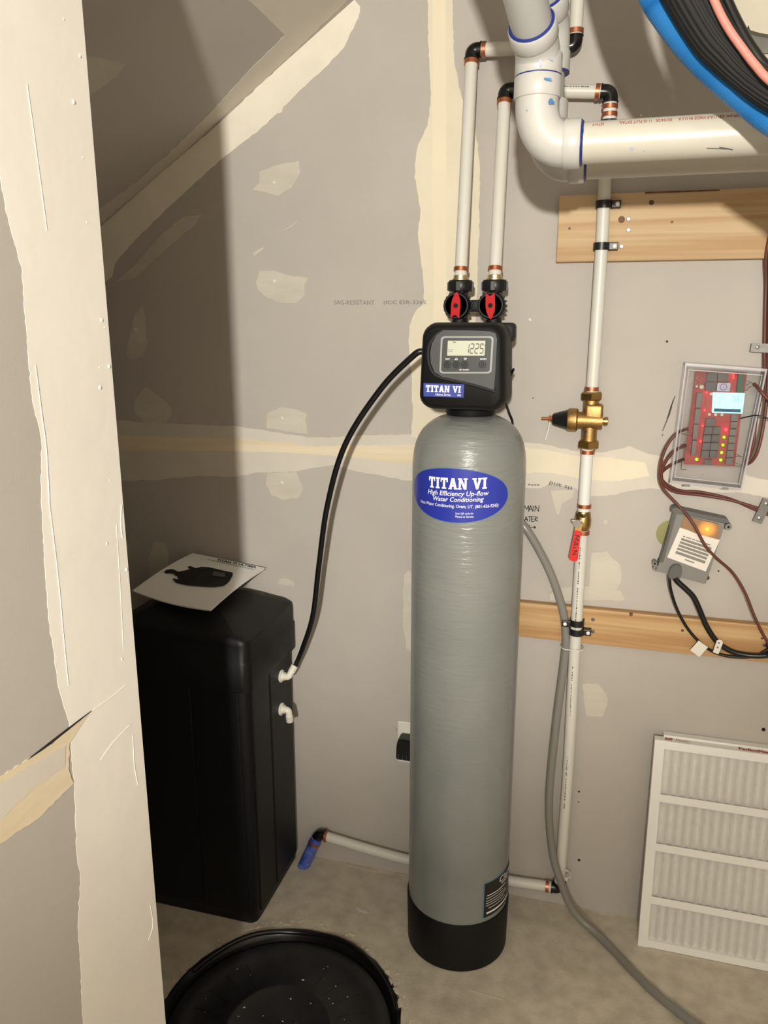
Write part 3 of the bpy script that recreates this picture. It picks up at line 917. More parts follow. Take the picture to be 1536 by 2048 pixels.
# name plate
tl, tr, br, bl_ = [W(*p, FY) for p in c2([(325, 1180), (715, 1193), (708, 1320), (325, 1308)])]
NF = quad_map(bl_, br, tr, tl)
npl = plate(rect(0, 0, 1, 1), NF, FY - .003, FY + .003, 'blue_label', 'name_plate', head)
nf = on_head(NF, FY - .0034)
qs, wd = slab_word('TITAN VI')
obj('lettering', stagger(quads_bm([[(.06 + x / wd * .88, .36 + y * .50) for x, y in q_] for q_ in qs], nf), (0, -2e-5, 0)), 'white_ink', head)
htext('Ultima Series', .30, .68, .10, .27, f=nf, shear=.2)
htext('40k', .84, .94, .10, .25, f=nf, shear=.2)
# valve body behind the cover and neck on the tank
bm = box((-.325, 1.61, 1.345), (-.215, 1.715, 1.49), .012)
add_lathe(bm, (TX, TY, 1.295), (0, 0, 1), [(0, .046), (.012, .052), (.05, .052), (.055, .045)], 28)
add_box(bm, (-.225, 1.60, 1.452), (-.186, 1.65, 1.490), .008)
obj('valve_body', bm, 'black_matte', soft, 40)

# bypass valve with two red arrow knobs
VY = 1.70
byp = obj('bypass_valve', None or (lambda bm: bm)(bmesh.new()) if False else box((-.30, VY - .012, 1.512), (-.26, VY + .012, 1.536), .004), 'black_matte', soft, 40)
for ux, px_ in ((-.3135, 924), (-.2415, 993)):
    bm = bmesh.new()
    add_cyl(bm, (ux, VY, 1.47), (ux, VY, 1.56), .0165, 24)
    add_lathe(bm, (ux - .002, VY - .034, 1.524), (0, 1, 0), [(0, .0255), (.003, .0275), (.02, .0285), (.045, .024)], 36)
    for k in range(20):
        a = 2 * pi * k / 20
        c0 = V(ux - .002 + .0285 * cos(a), 0, 1.524 + .0285 * sin(a))
        add_box(bm, (c0.x - .002, VY - .018, c0.z - .002), (c0.x + .002, VY - .004, c0.z + .002))
    add_lathe(bm, (ux - .002, VY - .034, 1.524), (0, -1, 0), [(0, .0255), (.0015, .0255), (.0015, .0225), (-.002, .022), (-.002, .009), (.0005, .009)], 36)
    obj('valve_port', bm, 'black_matte', byp, 35)
    bm = lathe((ux, VY, 1.553), (0, 0, 1), [(0, .024), (.002, .0255), (.020, .0255), (.023, .0235)], 32)
    for k in range(8):
        a = 2 * pi * k / 8
        bmesh.ops.create_cube(bm, size=1, matrix=Matrix.Translation(V(ux + .0245 * cos(a), VY + .0245 * sin(a), 1.5635)) @ Matrix.Rotation(a, 4, 'Z') @ Matrix.Diagonal((.006, .008, .017, 1)))
    obj('union_nut', bm, 'black', byp, 40)
for ux, ang, flip in ((-.3155, -3, 1), (-.2435, 3, -1)):
    # arrow: pointed at one end, notched at the other
    lp = [(-.009, -.026), (-.0045, -.021), (0, -.019), (.0045, -.021), (.009, -.026), (.010, 0), (.0085, .012), (.003, .025), (0, .0275), (-.003, .025), (-.0085, .012), (-.010, 0)]
    ca, sa = cos(radians(ang)), sin(radians(ang))
    pts = [(ux + x * ca - z * flip * sa, 1.524 + x * sa + z * flip * ca) for x, z in lp]
    bm = add_prism(bmesh.new(), [V(x, VY - .0385, z) for x, z in pts], [V(x, VY - .030, z) for x, z in pts])
    h = obj('arrow_handle', bm, 'red', byp)
    hb = lathe((ux, VY - .0365, 1.524), (0, -1, 0), [(0, .0048), (.0030, .0048)], 16)
    obj('handle_bolt', hb, 'hole', byp, 30)

# ------------------------------------------------------------------ pipes
PR = 0.0132
def ring_bm(c, d, r=PR, h=.009):
    c, d = Vector(c), Vector(d).normalized()
    return lathe(c - d * h / 2, d, [(0, r + .0002), (.0004, r + .0022), (h - .0004, r + .0022), (h, r + .0002)], 24)
def elbow_bm(c, d1, d2, r=PR + .0012, L=.020):
    c, d1, d2 = Vector(c), Vector(d1).normalized(), Vector(d2).normalized()
    bm = bmesh.new()
    pts = [c + d1 * L, c + d1 * L * .75]
    for k in range(7):
        t = k / 6
        a, b = c + d1 * L * .6, c + d2 * L * .6
        pts.append(a * (1 - t) ** 2 + c * 2 * t * (1 - t) + b * t * t)
    pts += [c + d2 * L * .75, c + d2 * L]
    add_tube(bm, pts, r, 16)
    for d_ in (d1, d2):
        add_lathe(bm, c + d_ * (L - .003), d_, [(0, r + .0015), (.003, r + .0015)], 16)
    return bm

def pex_print(parent, a, b, off, n=26, m='pencil', w=.0015):
    """Row of tiny printed marks along a pipe."""
    rr = random.Random(n)
    a, b, off = Vector(a), Vector(b), Vector(off).normalized()
    d = (b - a)
    side = d.normalized().cross(off)
    bm = bmesh.new()
    k = 0.0
    while k < 1:
        L = rr.uniform(.002, .006) / d.length
        if rr.random() < .85:
            p0, p1 = a + d * k + off * (PR + .0004), a + d * min(1, k + L) + off * (PR + .0004)
            hw = side * (w * rr.uniform(.5, 1))
            bm.faces.new([bm.verts.new(q_) for q_ in (p0 + hw, p0 - hw, p1 - hw, p1 + hw)])
        k += L + rr.uniform(.0012, .003) / d.length
    tag(obj('pipe_print', bm, m, parent), kind='stuff')

up = V(0, 0, 1)
def riser(name, label, ux, bot_px, top_px, hor_px, then=None):
    zb = 1.588
    b = V(ux, VY, zb)
    tpnt = W(top_px[0], top_px[1], 1.782)
    t = thing(name, label, 'pipe', (b.x, b.y, 1.576))
    d = (tpnt - b).normalized()
    obj('pipe', cyl(b - d * .004, tpnt - d * .014, PR, 24), 'pex', t, 40)
    obj('adapter', lathe((ux, VY, 1.574), (0, 0, 1), [(0, .0175), (.005, .0175), (.006, .0150), (.012, .0150)], 24), 'pale_brass', t, 30)
    obj('crimp_ring', ring_bm(b + d * .010, d), 'copper', t, 40)
    obj('crimp_ring', ring_bm(tpnt - d * .025, d), 'copper', t, 40)
    h = W(hor_px[0], hor_px[1], 1.785)
    d2 = (h - tpnt).normalized()
    obj('elbow', elbow_bm(tpnt, -d, d2), 'black_gloss', t, 50)
    obj('crimp_ring', ring_bm(tpnt + d2 * .025, d2), 'copper', t, 40)
    return t, b, tpnt, h, d2, d
t1, b1, tp1, h1, d1, dd1 = riser('water_pipe', 'white water pipe rising from the left valve knob to the higher black elbow', -.3135, (924, 545), (944, 100), (1150, 93))
e1 = h1
obj('pipe', cyl(tp1 + d1 * .014, e1 - d1 * .012, PR, 24), 'pex', t1, 40)
obj('elbow', elbow_bm(e1, -d1, up), 'black_gloss', t1, 50)
obj('crimp_ring', ring_bm(e1 + up * .027, up), 'copper', t1, 40)
obj('pipe', cyl(e1 + up * .014, V(e1.x, e1.y, 2.6), PR, 24), 'pex', t1, 40)
pex_print(t1, b1 + up * .05, tp1 - up * .05, (-1, -.25, 0))

t2, b2, tp2, h2, d2, dd2 = riser('water_pipe', 'white water pipe rising from the right valve knob to the lower black elbow', -.2415, (993, 545), (1010, 180), (1222, 184))
obj('pipe', cyl(tp2 + d2 * .014, h2 - d2 * .012, PR, 24), 'pex', t2, 40)
obj('crimp_ring', ring_bm(h2 - d2 * .026, d2), 'copper', t2, 40)
obj('elbow', elbow_bm(h2, -d2, -up), 'black_gloss', t2, 50)
obj('crimp_ring', ring_bm(h2 - up * .027, up), 'copper', t2, 40)
zz = W(1221, 240, 1.785).z
obj('sleeve', cyl((h2.x, h2.y, h2.z - .016), (h2.x, h2.y, zz), PR, 24), 'pex_shrink', t2, 40)
obj('crimp_ring', ring_bm((h2.x, h2.y, zz + .010), up), 'copper', t2, 40)
pex_print(t2, b2 + up * .20, tp2 - up * .06, (-1, -.25, 0))
pex_print(t2, h2 - d2 * .11, h2 - d2 * .04, (0, -1, .5), 9)

# main line: down the wall, through regulator and ball valve, along the floor
MX, MY = -0.033, 1.780
ml = thing('water_main', 'long white water pipe running down the wall and along the floor behind the gray tank', 'pipe', (MX, MY, 0))
zR1, zR0 = W(1180, 787, MY).z, W(1172, 893, MY).z
zB1, zB0 = W(1166, 1022, MY).z, W(1163, 1058, MY).z
fe = V(MX - .004, 1.790, .083)
obj('coupling', elbow_bm((h2.x, h2.y, zz - .016), up, V(0, 0, -1), L=.016), 'black', ml, 40)
obj('pipe', tube([(h2.x, h2.y, zz - .02), (h2.x - .001, 1.784, zz - .10), (MX + .001, MY, 1.62), (MX, MY, zR1)], PR, 20, 6), 'pex', ml, 40)
obj('pipe', cyl((MX - .002, MY, zB1), (MX - .002, MY, zR0), PR, 24), 'pex_shrink', ml, 40)
obj('pipe', tube([(MX - .002, MY, zB0), (MX - .002, MY, .70), (MX, MY, .40), (fe.x, fe.y, fe.z)], PR, 20, 6), 'pex', ml, 40)
for z in (zR1 + .010, zR0 - .012, zB1 + .012, zB0 - .008):
    obj('crimp_ring', ring_bm((MX - .001, MY, z), up), 'copper', ml, 40)
obj('elbow', elbow_bm(fe + V(0, 0, -.012), up, V(-1, 0, 0)), 'black_gloss', ml, 50)
fl0 = fe + V(0, 0, -.012)
fl1 = W(637, 1668, 1.788)
obj('pipe', tube([fl0 + V(-.014, 0, 0), fl0 + V(-.15, 0, -.006), V(-.42, 1.789, .071), V(-.55, 1.789, .082), fl1 + V(.014, 0, -.002)], PR, 20, 8), 'pex_pipe' if False else 'pex', ml, 40)
obj('crimp_ring', ring_bm(fl0 + V(-.030, 0, -.001), V(1, 0, 0)), 'copper', ml, 40)
obj('crimp_ring', ring_bm(fl1 + V(.022, 0, -.003), V(1, 0, -.05)), 'copper', ml, 40)
bot = FL(613, 1722)
bot = V(bot.x, min(bot.y, 1.775), 0)
dn = (bot - fl1).normalized()
obj('elbow', elbow_bm(fl1, V(1, 0, 0), dn), 'black_gloss', ml, 50)
obj('floor_sleeve', lathe(fl1 + dn * .012, dn, [(0, .0135), (.002, .0165), ((bot - fl1).length - .012, .0175), ((bot - fl1).length - .004, .0175)], 20), 'sleeve', ml, 40)
obj('crimp_ring', ring_bm(fl1 + dn * .030, dn, .0155), 'copper', ml, 40)
pex_print(ml, (MX - .002, MY, zB0 - .04), (MX - .002, MY, .78), (-.15, -1, 0), 61)
pex_print(ml, (MX - .001, MY, .70), (MX, MY, .32), (-.25, -1, 0), 33)

# pressure regulator
zc = W(1175, 840, MY).z
rg = thing('pressure_regulator', 'brass pressure regulator with black cone cap on white pipe', 'regulator', (MX, MY, zR0))
bm = cyl((MX, MY, zR0 + .012), (MX, MY, zR1 - .012), .0165, 24)
add_box(bm, (MX - .012, MY - .020, zc - .004), (MX + .026, MY + .016, zc + .036), .006, 3)
add_cyl(bm, (MX - .035, MY - .006, zc), (MX + .026, MY - .004, zc - .001), .0185, 24)
obj('body', bm, 'brass_cast', rg, 45)
for z, nm in ((zR1 - .014, 0), (zR0 - .004, 1)):
    bm = lathe((MX, MY, z), (0, 0, 1), [(0, .021), (.003, .0245), (.015, .0245), (.018, .021)], 6)
    obj('union_nut', bm, 'brass', rg)
obj('bonnet', lathe((MX - .026, MY - .006, zc), (-1, 0, 0), [(0, .022), (.003, .0255), (.018, .0255), (.022, .024)], 28), 'brass_cast', rg, 40)
obj('cap', lathe((MX - .044, MY - .006, zc), (-1, 0, 0), [(0, .0235), (.004, .0235), (.006, .0215), (.034, .0135), (.037, .011)], 28), 'black', rg, 40)
bm = cyl((MX - .08, MY - .006, zc + .001), (MX - .105, MY - .006, zc + .001), .0032, 12)
add_lathe(bm, (MX - .082, MY - .006, zc + .001), (-1, 0, 0), [(0, .0075), (.007, .0075)], 6)
obj('adjusting_bolt', bm, 'copper', rg, 30)
obj('plug', lathe((MX + .024, MY - .004, zc - .001), (1, 0, 0), [(0, .0075), (.006, .0075), (.0065, .0095), (.013, .0095), (.014, .008)], 16), 'brass', rg, 30)
obj('tag_wire', tube([(MX - .086, MY - .012, zc - .004), (MX - .089, MY - .014, zc - .025), (MX - .094, MY - .014, zc - .046)], .0011, 6, 4), 'white_plastic', rg, 60)
pc = W(1170, 866, MY - .02)
obj('flow_arrow', quads_bm([rect(-.0012, -.008, .0012, .002), [(-.0045, .001), (.0045, .001), (.0006, .008), (-.0006, .008)]], lambda u, v: V(pc.x + u, MY - .0170, pc.z + v)), 'ink', rg)

# ball valve
bvz = (zB0 + zB1) / 2
bv = thing('ball_valve', 'brass ball valve with drooping red lever on white pipe', 'valve', (MX, MY, zB0))
bm = lathe((MX - .002, MY, zB0 - .002), (0, 0, 1), [(0, .0135), (.004, .0165), (.012, .0185), (.026, .0185), (.034, .0165), (zB1 - zB0 + .002, .0135)], 28)
add_lathe(bm, (MX - .002, MY, zB1 - .012), (0, 0, 1), [(0, .0185), (.008, .0185)], 6)
obj('body', bm, 'brass', bv, 40)
sp_ = V(MX - .010, MY - .017, bvz + .001)
bm = cyl(sp_, sp_ + V(-.003, -.018, 0), .006, 14)
add_lathe(bm, sp_ + V(-.003, -.018, 0), (-.1, -1, 0), [(0, .0095), (.006, .0095)], 6)
add_box(bm, sp_ + V(-.016, -.016, -.003), sp_ + V(.006, -.013, .006), .001)
obj('stem', bm, 'steel', bv, 30)
l0, l1 = W(1158, 1048, MY - .035), W(1146, 1122, MY - .037)
dl = (l1 - l0)
sd = V(dl.z, 0, -dl.x).normalized()
def lever(t0, t1, w0, w1, th_):
    lp = [(t0, -w0), (t1 - .07, -w1), (t1 - .02, -w1 * .8), (t1, 0), (t1 - .02, w1 * .8), (t1 - .07, w1), (t0, w0)]
    f = [l0 + dl * a + sd * b + V(0, -th_, 0) for a, b in lp]
    return add_prism(bmesh.new(), f, [p + V(0, 2 * th_, 0) for p in f])
obj('lever', lever(-.02, .5, .0075, .0075, .0012), 'brass', bv)
lv = obj('grip', lever(.16, 1.0, .0072, .0098, .003), 'red_vinyl', bv)
q = []
for s0, s1 in (((.30, .5), (.30, -.5)), ((.30, -.5), (.36, .2)), ((.36, .2), (.42, -.5)), ((.42, -.5), (.42, .5)), ((.47, .5), (.52, -.5)), ((.52, -.5), (.57, .5)), ((.49, .2), (.55, .2)), ((.62, -.2), (.64, .5)), ((.70, -.5), (.72, .4)), ((.70, -.5), (.82, .3)), ((.82, .3), (.8, -.5))):
    q.append(stroke((s0[0], s0[1] * .12), (s1[0], s1[1] * .12), .02))
obj('handwriting', quads_bm(q, lambda u, v: l0 + dl * u + sd * (v * .085) + V(0, -.0034, 0)), 'ink', bv)

# pine boards
def board(name, label, pix_l, pix_r, zt, zb_, m, th_=.025, knots=(), screws=()):
    bm = box((pix_l, D - th_, zb_), (pix_r, D, zt), .002, 2)
    o = obj(name, bm, m)
    tag(o, label, 'board')
    for x, y, r in knots:
        p = W(x, y, D - th_)
        obj('knot', lathe((p.x, D - th_ + .001, p.z), (0, -1, 0), [(0, r), (.0014, r * .8)], 14), 'knot', o, 30)
    for x, y, mm in screws:
        p = W(x, y, D - th_)
        obj('screw', lathe((p.x, D - th_ + .001, p.z), (0, -1, 0), [(0, .0042), (.002, .0042), (.0028, .003)], 12), mm, o, 30)
    return o
u0 = W(1112, 385, D - .025); u1 = W(1112, 522, D - .025)
ub = board('wood_board', 'wide knotty pine board on the wall under the white drain pipe', u1.x, 1.58, W(1300, 384, D - .025).z, W(1300, 521, D - .025).z, 'wood', knots=((1303, 405, .006), (1243, 439, .008), (1139, 457, .003), (1344, 444, .003)),
           screws=((1257, 438, 'steel'), (1257, 460, 'steel'), (1243, 493, 'steel')))
obj('crack', quads_bm([rect(0, 0, 1, 1)], on_head(quad_map(W(1290, 383, 1.79), W(1440, 378, 1.79), W(1440, 381, 1.79), W(1290, 387, 1.79)), D - .0256)), 'knot', ub)
lb = board('wood_board', 'narrow pine board on the wall behind the gray drain tube', W(1030, 1230, D - .025).x, 1.58, W(1290, 1229, D - .025).z, W(1290, 1300, D - .025).z, 'wood_low', knots=((1262, 1229, .005), (1365, 1261, .004), (1524, 1277, .003)),
           screws=((1186, 1239, 'zinc'), (1186, 1263, 'zinc'), (1529, 1290, 'zinc')))

# pipe clamps
def clamp(px_, side, label, py_):
    p = W(px_, py_, MY)
    c_ = V(MX - .001 if py_ > 600 else MX + .0005, MY, p.z)
    t = thing('pipe_clamp', label, 'clamp', c_, 'black pipe clamps on the pine boards')
    bm = bmesh.new()
    n = 14
    ri, ro = PR + .0004, PR + .0034
    hgt = .0075
    prev = None
    loop = [(ro * cos(pi + pi * k / n), ro * sin(pi + pi * k / n)) for k in range(n + 1)] + [(ro, .012)] + [(ri, .012)] + [(ri * cos(pi + pi * k / n), ri * sin(pi + pi * k / n)) for k in range(n, -1, -1)] + [(-ri, .012), (-ro, .012)]
    add_prism(bm, [c_ + V(x, y, hgt) for x, y in loop], [c_ + V(x, y, -hgt) for x, y in loop])
    obj('strap', bm, 'black', t, 40)
    x0_, x1_ = (ri, ri + .020) if side > 0 else (-ri - .020, -ri)
    fy0 = -.004 if side > 0 else -.0185
    obj('flange', box(c_ + V(x0_, fy0, -hgt), c_ + V(x1_, .0145 if side > 0 else -.0135, hgt), .0015), 'black', t)
    obj('screw', lathe(c_ + V((x0_ + x1_) / 2 + side * .003, fy0 + .0005, 0), (0, -1, 0), [(0, .0045), (.0012, .0042), (.002, .002)], 12), 'white_plastic', t, 30)
clamp(1210, 1, 'black clamp on the wide pine board, upper of the two there', 409)
clamp(1203, 1, 'black clamp on the wide pine board, lower of the two there', 493)
clamp(1156, -1, 'black clamp on the narrow pine board with its screw at left', 1245)
clamp(1156, 1, 'black clamp on the narrow pine board with its screw at right', 1263)

# ------------------------------------------------------------------ PVC vent pipes
def arc_pts(c, r, d_from, d_to, n=10):
    """Quarter-ish bend from a point c - r*d_from ... standard elbow through corner c."""
    c, a, b = Vector(c), Vector(d_from).normalized(), Vector(d_to).normalized()
    ang = math.acos(max(-1, min(1, a.dot(b))))
    k = r * math.tan(ang / 2)
    s, e = c - a * k, c + b * k
    nrm = (b - a * a.dot(b)).normalized()
    o = s + nrm * r
    out = []
    for i in range(n + 1):
        t = ang * i / n
        out.append(o + (-nrm * cos(t) + a * sin(t)) * r)
    return out
def hub(bm, p, d, r, L=.03):
    return add_lathe(bm, Vector(p), Vector(d), [(0, r - .001), (.0015, r), (L - .002, r), (L, r - .0015), (L, r - .006)], 40)
def vent(label, y, rp, x_v, z_c, ztop45, xr, front=True):
    t = thing('vent_pipe', label, 'pipe', (x_v, y, z_c))
    rf = rp + .0045
    cz = z_c
    corner = V(x_v, y, cz)
    # lower 90 degree elbow
    bend = [V(x_v + (p.x - x_v) * .74, p.y, p.z) for p in arc_pts(corner, .057, (0, 0, -1), (1, 0, 0), 14)]
    bm = bmesh.new()
    add_tube(bm, [bend[0] + V(0, 0, .012)] + bend + [bend[-1] + V(.012, 0, 0)], rf - .0015, 40)
    hub(bm, bend[0] + V(0, 0, .008), (0, 0, 1), rf + .0015, .031)
    hub(bm, bend[-1] + V(.001, 0, 0), (1, 0, 0), rf + .0015, .025)
    obj('elbow', bm, 'pvc', t, 50)
    x_h = bend[-1].x + .026
    z_h = bend[0].z + .039
    obj('pipe', cyl((x_h - .02, y, cz), (xr, y, cz), rp, 48), 'pvc_pipe', t, 40)
    bm = lathe((x_h - .0008, y, cz), (1, 0, 0), [(0, rp + .0040), (.0016, rp + .0040), (.0048, rp + .0003)], 48)
    obj('glue_joint', bm, 'primer', t, 40)
    return t, bend, z_h, x_h, rf
RP = 0.0295
yF, yB = 1.32, 1.47
cF = W(1160, 287, yF)
vx = W(1075, 185, yF).x
zF = cF.z
vf, bendF, zhF, xhF, rfF = vent('front white plastic vent pipe with red print and blue primer joints', yF, RP, vx, zF, 0, 1.6)
# vertical stub and upper 45 degree elbow tilted towards the room
z45 = W(1072, 100, yF).z
jd = V(vx, yF, zhF)
obj('glue_joint', lathe(jd + V(0, 0, -.001), (0, 0, 1), [(0, rfF + .0008), (.0015, rfF + .0008)], 40), 'primer', vf, 40)
nd = V(-.14, -.84, .50).normalized()
c45 = V(vx, yF, z45 - .008)
b45 = arc_pts(c45, .045, (0, 0, 1), nd, 8)
bm = bmesh.new()
hub(bm, jd + V(0, 0, .001), (0, 0, 1), rfF + .0010, .030)
add_tube(bm, [jd + V(0, 0, .02)] + b45 + [b45[-1] + nd * .012], rfF - .001, 40)
hub(bm, b45[-1] + nd * .006, nd, rfF + .0012, .024)
obj('upper_elbow', bm, 'pvc', vf, 50)
pe = b45[-1] + nd * .030
obj('glue_joint', lathe(pe - nd * .0005, nd, [(0, rfF - .001), (.0016, rfF - .0005), (.003, RP + .0003)], 40), 'primer', vf, 40)
up_pipe = obj('upper_pipe', cyl(pe - nd * .01, pe + nd * .62, RP, 48), 'pvc_shaded', vf, 40)
obj('pipe_collar', lathe(pe + nd * .083, nd, [(0, RP + .0005), (.002, RP + .004), (.02, RP + .004), (.022, RP + .0005)], 40), 'steel', vf, 40)
# primer drips and smudges on the fittings
def pvc_spot(px_, py_, w, h, y, rr_, cx_, ang=0, m='primer_light', seed=0, horizontal=False, cz=0):
    rd = random.Random(seed)
    bm = bmesh.new()
    vs = []
    for k in range(12):
        a = 2 * pi * k / 12
        f = rd.uniform(.6, 1.1)
        du, dv = cos(a) * w * f, sin(a) * h * f
        P = W(px_ + du * cos(ang) - dv * sin(ang), py_ + du * sin(ang) + dv * cos(ang), y - rr_ * .7)
        if horizontal:
            dz = max(-rr_ * .98, min(rr_ * .98, P.z - cz))
            vs.append(bm.verts.new(V(P.x, y - sqrt(rr_ ** 2 - dz * dz) - .0006, cz + dz)))
        else:
            dx = max(-rr_ * .98, min(rr_ * .98, P.x - cx_))
            vs.append(bm.verts.new(V(cx_ + dx, y - sqrt(rr_ ** 2 - dx * dx) - .0006, P.z)))
    bm.faces.new(vs)
    return bm
for (a, b, w, h, m, sd_) in ((1097, 161, 9, 4, 'primer_light', 1), (1103, 204, 6, 7, 'primer_light', 2), (1082, 130, 4, 9, 'smudge', 3), (1104, 120, 5, 5, 'smudge', 4), (1055, 220, 2, 4, 'smudge', 5)):
    obj('primer_smudge', pvc_spot(a, b, w, h, yF, rfF + .0028, vx, m=m, seed=sd_), m, vf)
for (a, b, w, h, m, sd_) in ((1164, 262, 4, 15, 'primer_light', 6), (1263, 299, 6, 4, 'smudge', 7), (1288, 303, 3, 2, 'smudge', 8)):
    obj('primer_smudge', pvc_spot(a, b, w, h, yF, RP + .0004, 0, m=m, seed=sd_, horizontal=True, cz=zF), m, vf)
def on_pipe(px_, py_, rr_=RP):
    P = W(px_, py_, yF - rr_ * .7)
    dz = max(-rr_ * .98, min(rr_ * .98, P.z - zF))
    return V(P.x, yF - sqrt(rr_ ** 2 - dz * dz) - .0005, zF + dz)
obj('scuff', quads_bm([stroke((1413, 297), (1455, 298), 1.3), stroke((1438, 295), (1466, 299), 2.2)], on_pipe), 'pencil', vf)
# red print, upside down along the top of the pipe
def pvc_print(s, xa_, xb_):
    bm = text_bm(s, 1, .0)
    A = W(xa_, 252, yF - RP * .6).x; Bx = W(xb_, 252, yF - RP * .6).x
    def f(u, v):
        th_ = radians(51 - 13 * v)
        x = Bx + (A - Bx) * u
        return V(x, yF - (RP + .0005) * cos(th_), zF + (RP + .0005) * sin(th_))
    fit_map(bm, 0, 1, 0, 1, f)
    obj('lettering', bm, 'red_ink', vf)
pvc_print('SETH F', 1185, 1208)
pvc_print('11 SS PLUT EXTASL', 1237, 1302)
pvc_print('05/04/25', 1311, 1343)
pvc_print('MADE IN U.S.A.', 1354, 1409)
pvc_print('CP-110-P', 1412, 1446)
pvc_print('SETH F 480 NSF-pw', 1450, 1530)

# rear vent pipe
cB = W(1160, 322, yB)
vxB = W(1092, 240, yB).x
vb, bendB, zhB, xhB, rfB = vent('rear white plastic vent pipe half hidden behind the front vent pipe', yB, RP, vxB, cB.z, 0, 1.6)
zt = W(1118, 146, yB).z
obj('pipe', cyl((vxB, yB, zhB - .02), (vxB, yB, zt + .02), RP * .92, 40), 'pvc_shaded', vb, 40)
obj('glue_joint', lathe((vxB, yB, zt - .001), (0, 0, 1), [(0, rfB + .001), (.002, rfB + .001)], 40), 'primer', vb, 40)
c45b = V(vxB, yB, W(1112, 60, yB).z)
ndb = V(-.14, -.78, .58).normalized()
b45b = arc_pts(c45b, .045, (0, 0, 1), ndb, 8)
bm = bmesh.new()
hub(bm, V(vxB, yB, zt + .001), (0, 0, 1), rfB + .001, .032)
add_tube(bm, [V(vxB, yB, zt + .02)] + b45b + [b45b[-1] + ndb * .012], rfB - .001, 40)
hub(bm, b45b[-1] + ndb * .006, ndb, rfB + .0025, .030)
obj('upper_elbow', bm, 'pvc', vb, 50)
peb = b45b[-1] + ndb * .036
obj('glue_joint', lathe(peb - ndb * .0005, ndb, [(0, rfB - .001), (.0016, rfB - .0005), (.003, RP + .0003)], 40), 'primer', vb, 40)
obj('upper_pipe', cyl(peb - ndb * .01, peb + ndb * .5, RP, 40), 'pvc_shaded', vb, 40)

# ------------------------------------------------------------------ hoses crossing the upper right corner
def px_path(pts): return [W(a, b, y) for a, b, y in pts]
pb = spline(px_path([(1190, -700, 1.32), (1194, -500, 1.31), (1205, -340, 1.295), (1228, -215, 1.28), (1262, -105, 1.252), (1303, -15, 1.236), (1321, 18, 1.233), (1363, 76, 1.230), (1403, 121, 1.228), (1443, 159, 1.226), (1504, 211, 1.222), (1560, 253, 1.215), (1660, 315, 1.208), (1800, 385, 1.20)]) + [V(.62, 1.26, 1.62), V(1.05, 1.34, 1.60), V(1.59, 1.40, 1.66)], 30)
hb_ = obj('corrugated_hose', add_tube(bmesh.new(), pb, .018, 18, rfun=lambda i: .0182 if i % 2 else .0168), 'hose_blue', None, 60)
tag(hb_, 'blue corrugated tube hanging across the upper right corner', 'hose')
pk = [(1334, -110, 1.20), (1382, -5, 1.198), (1425, 71, 1.195), (1457, 110, 1.192), (1484, 140, 1.19), (1518, 168, 1.186), (1566, 199, 1.18), (1664, 254, 1.172), (1804, 322, 1.165)]
t = thing('insulated_line', 'thick black foam covered pipe bundle above the blue tube', 'hose', W(1449, 117, 1.165))
pth = spline(px_path([(1262, -700, 1.265), (1267, -500, 1.25), (1280, -340, 1.23), (1302, -215, 1.212)] + pk) + [V(.62, 1.22, 1.665), V(1.05, 1.30, 1.645), V(1.59, 1.37, 1.71)], 10)
bm = bmesh.new()
# lengthwise ribs
n = 96
rings = []
uu = None
for i, p in enumerate(pth):
    tg = (pth[min(i + 1, len(pth) - 1)] - pth[max(i - 1, 0)]).normalized()
    if uu is None: uu, _ = frame_of(tg)
    uu = (uu - tg * uu.dot(tg)).normalized()
    vv = tg.cross(uu)
    rb = .0295 - .0100 * min(1, max(0, (i - 48) / 34))
    rings.append([bm.verts.new(p + (uu * cos(2 * pi * k / n) + vv * sin(2 * pi * k / n)) * (rb + (.0005 if k % 4 < 2 else -.0004))) for k in range(n)])
for a, b in zip(rings, rings[1:]):
    for k in range(n): bm.faces.new((a[k], a[(k + 1) % n], b[(k + 1) % n], b[k]))
bm.faces.new(rings[0][::-1]); bm.faces.new(rings[-1])
obj('foam_jacket', bm, 'foam', t, 20)
o = obj('cable', tube(px_path([(1334, -700, 1.235), (1338, -460, 1.215), (1347, -320, 1.195), (1364, -200, 1.178), (1390, -98, 1.165), (1428, 0, 1.162), (1455, 54, 1.16), (1487, 100, 1.158), (1511, 131, 1.155), (1540, 162, 1.15), (1620, 225, 1.145), (1760, 300, 1.14)]) + [V(.62, 1.19, 1.695), V(1.05, 1.27, 1.675), V(1.59, 1.34, 1.74)], .0050, 10), 'pink', None, 60)
tag(o, 'thin salmon pink cable along the black foam bundle', 'cable')
o = obj('cable', tube(px_path([(1373, -700, 1.26), (1376, -440, 1.245), (1385, -300, 1.235), (1400, -180, 1.22), (1421, -82, 1.21), (1452, 0, 1.21), (1478, 55, 1.205), (1504, 99, 1.20), (1540, 142, 1.195), (1640, 220, 1.18)]) + [V(.45, 1.20, 1.73), V(.75, 1.26, 1.70), V(1.59, 1.40, 1.76)], .0075, 10), 'black_rubber', None, 60)
tag(o, 'black cable behind the salmon pink cable in the upper right corner', 'cable')

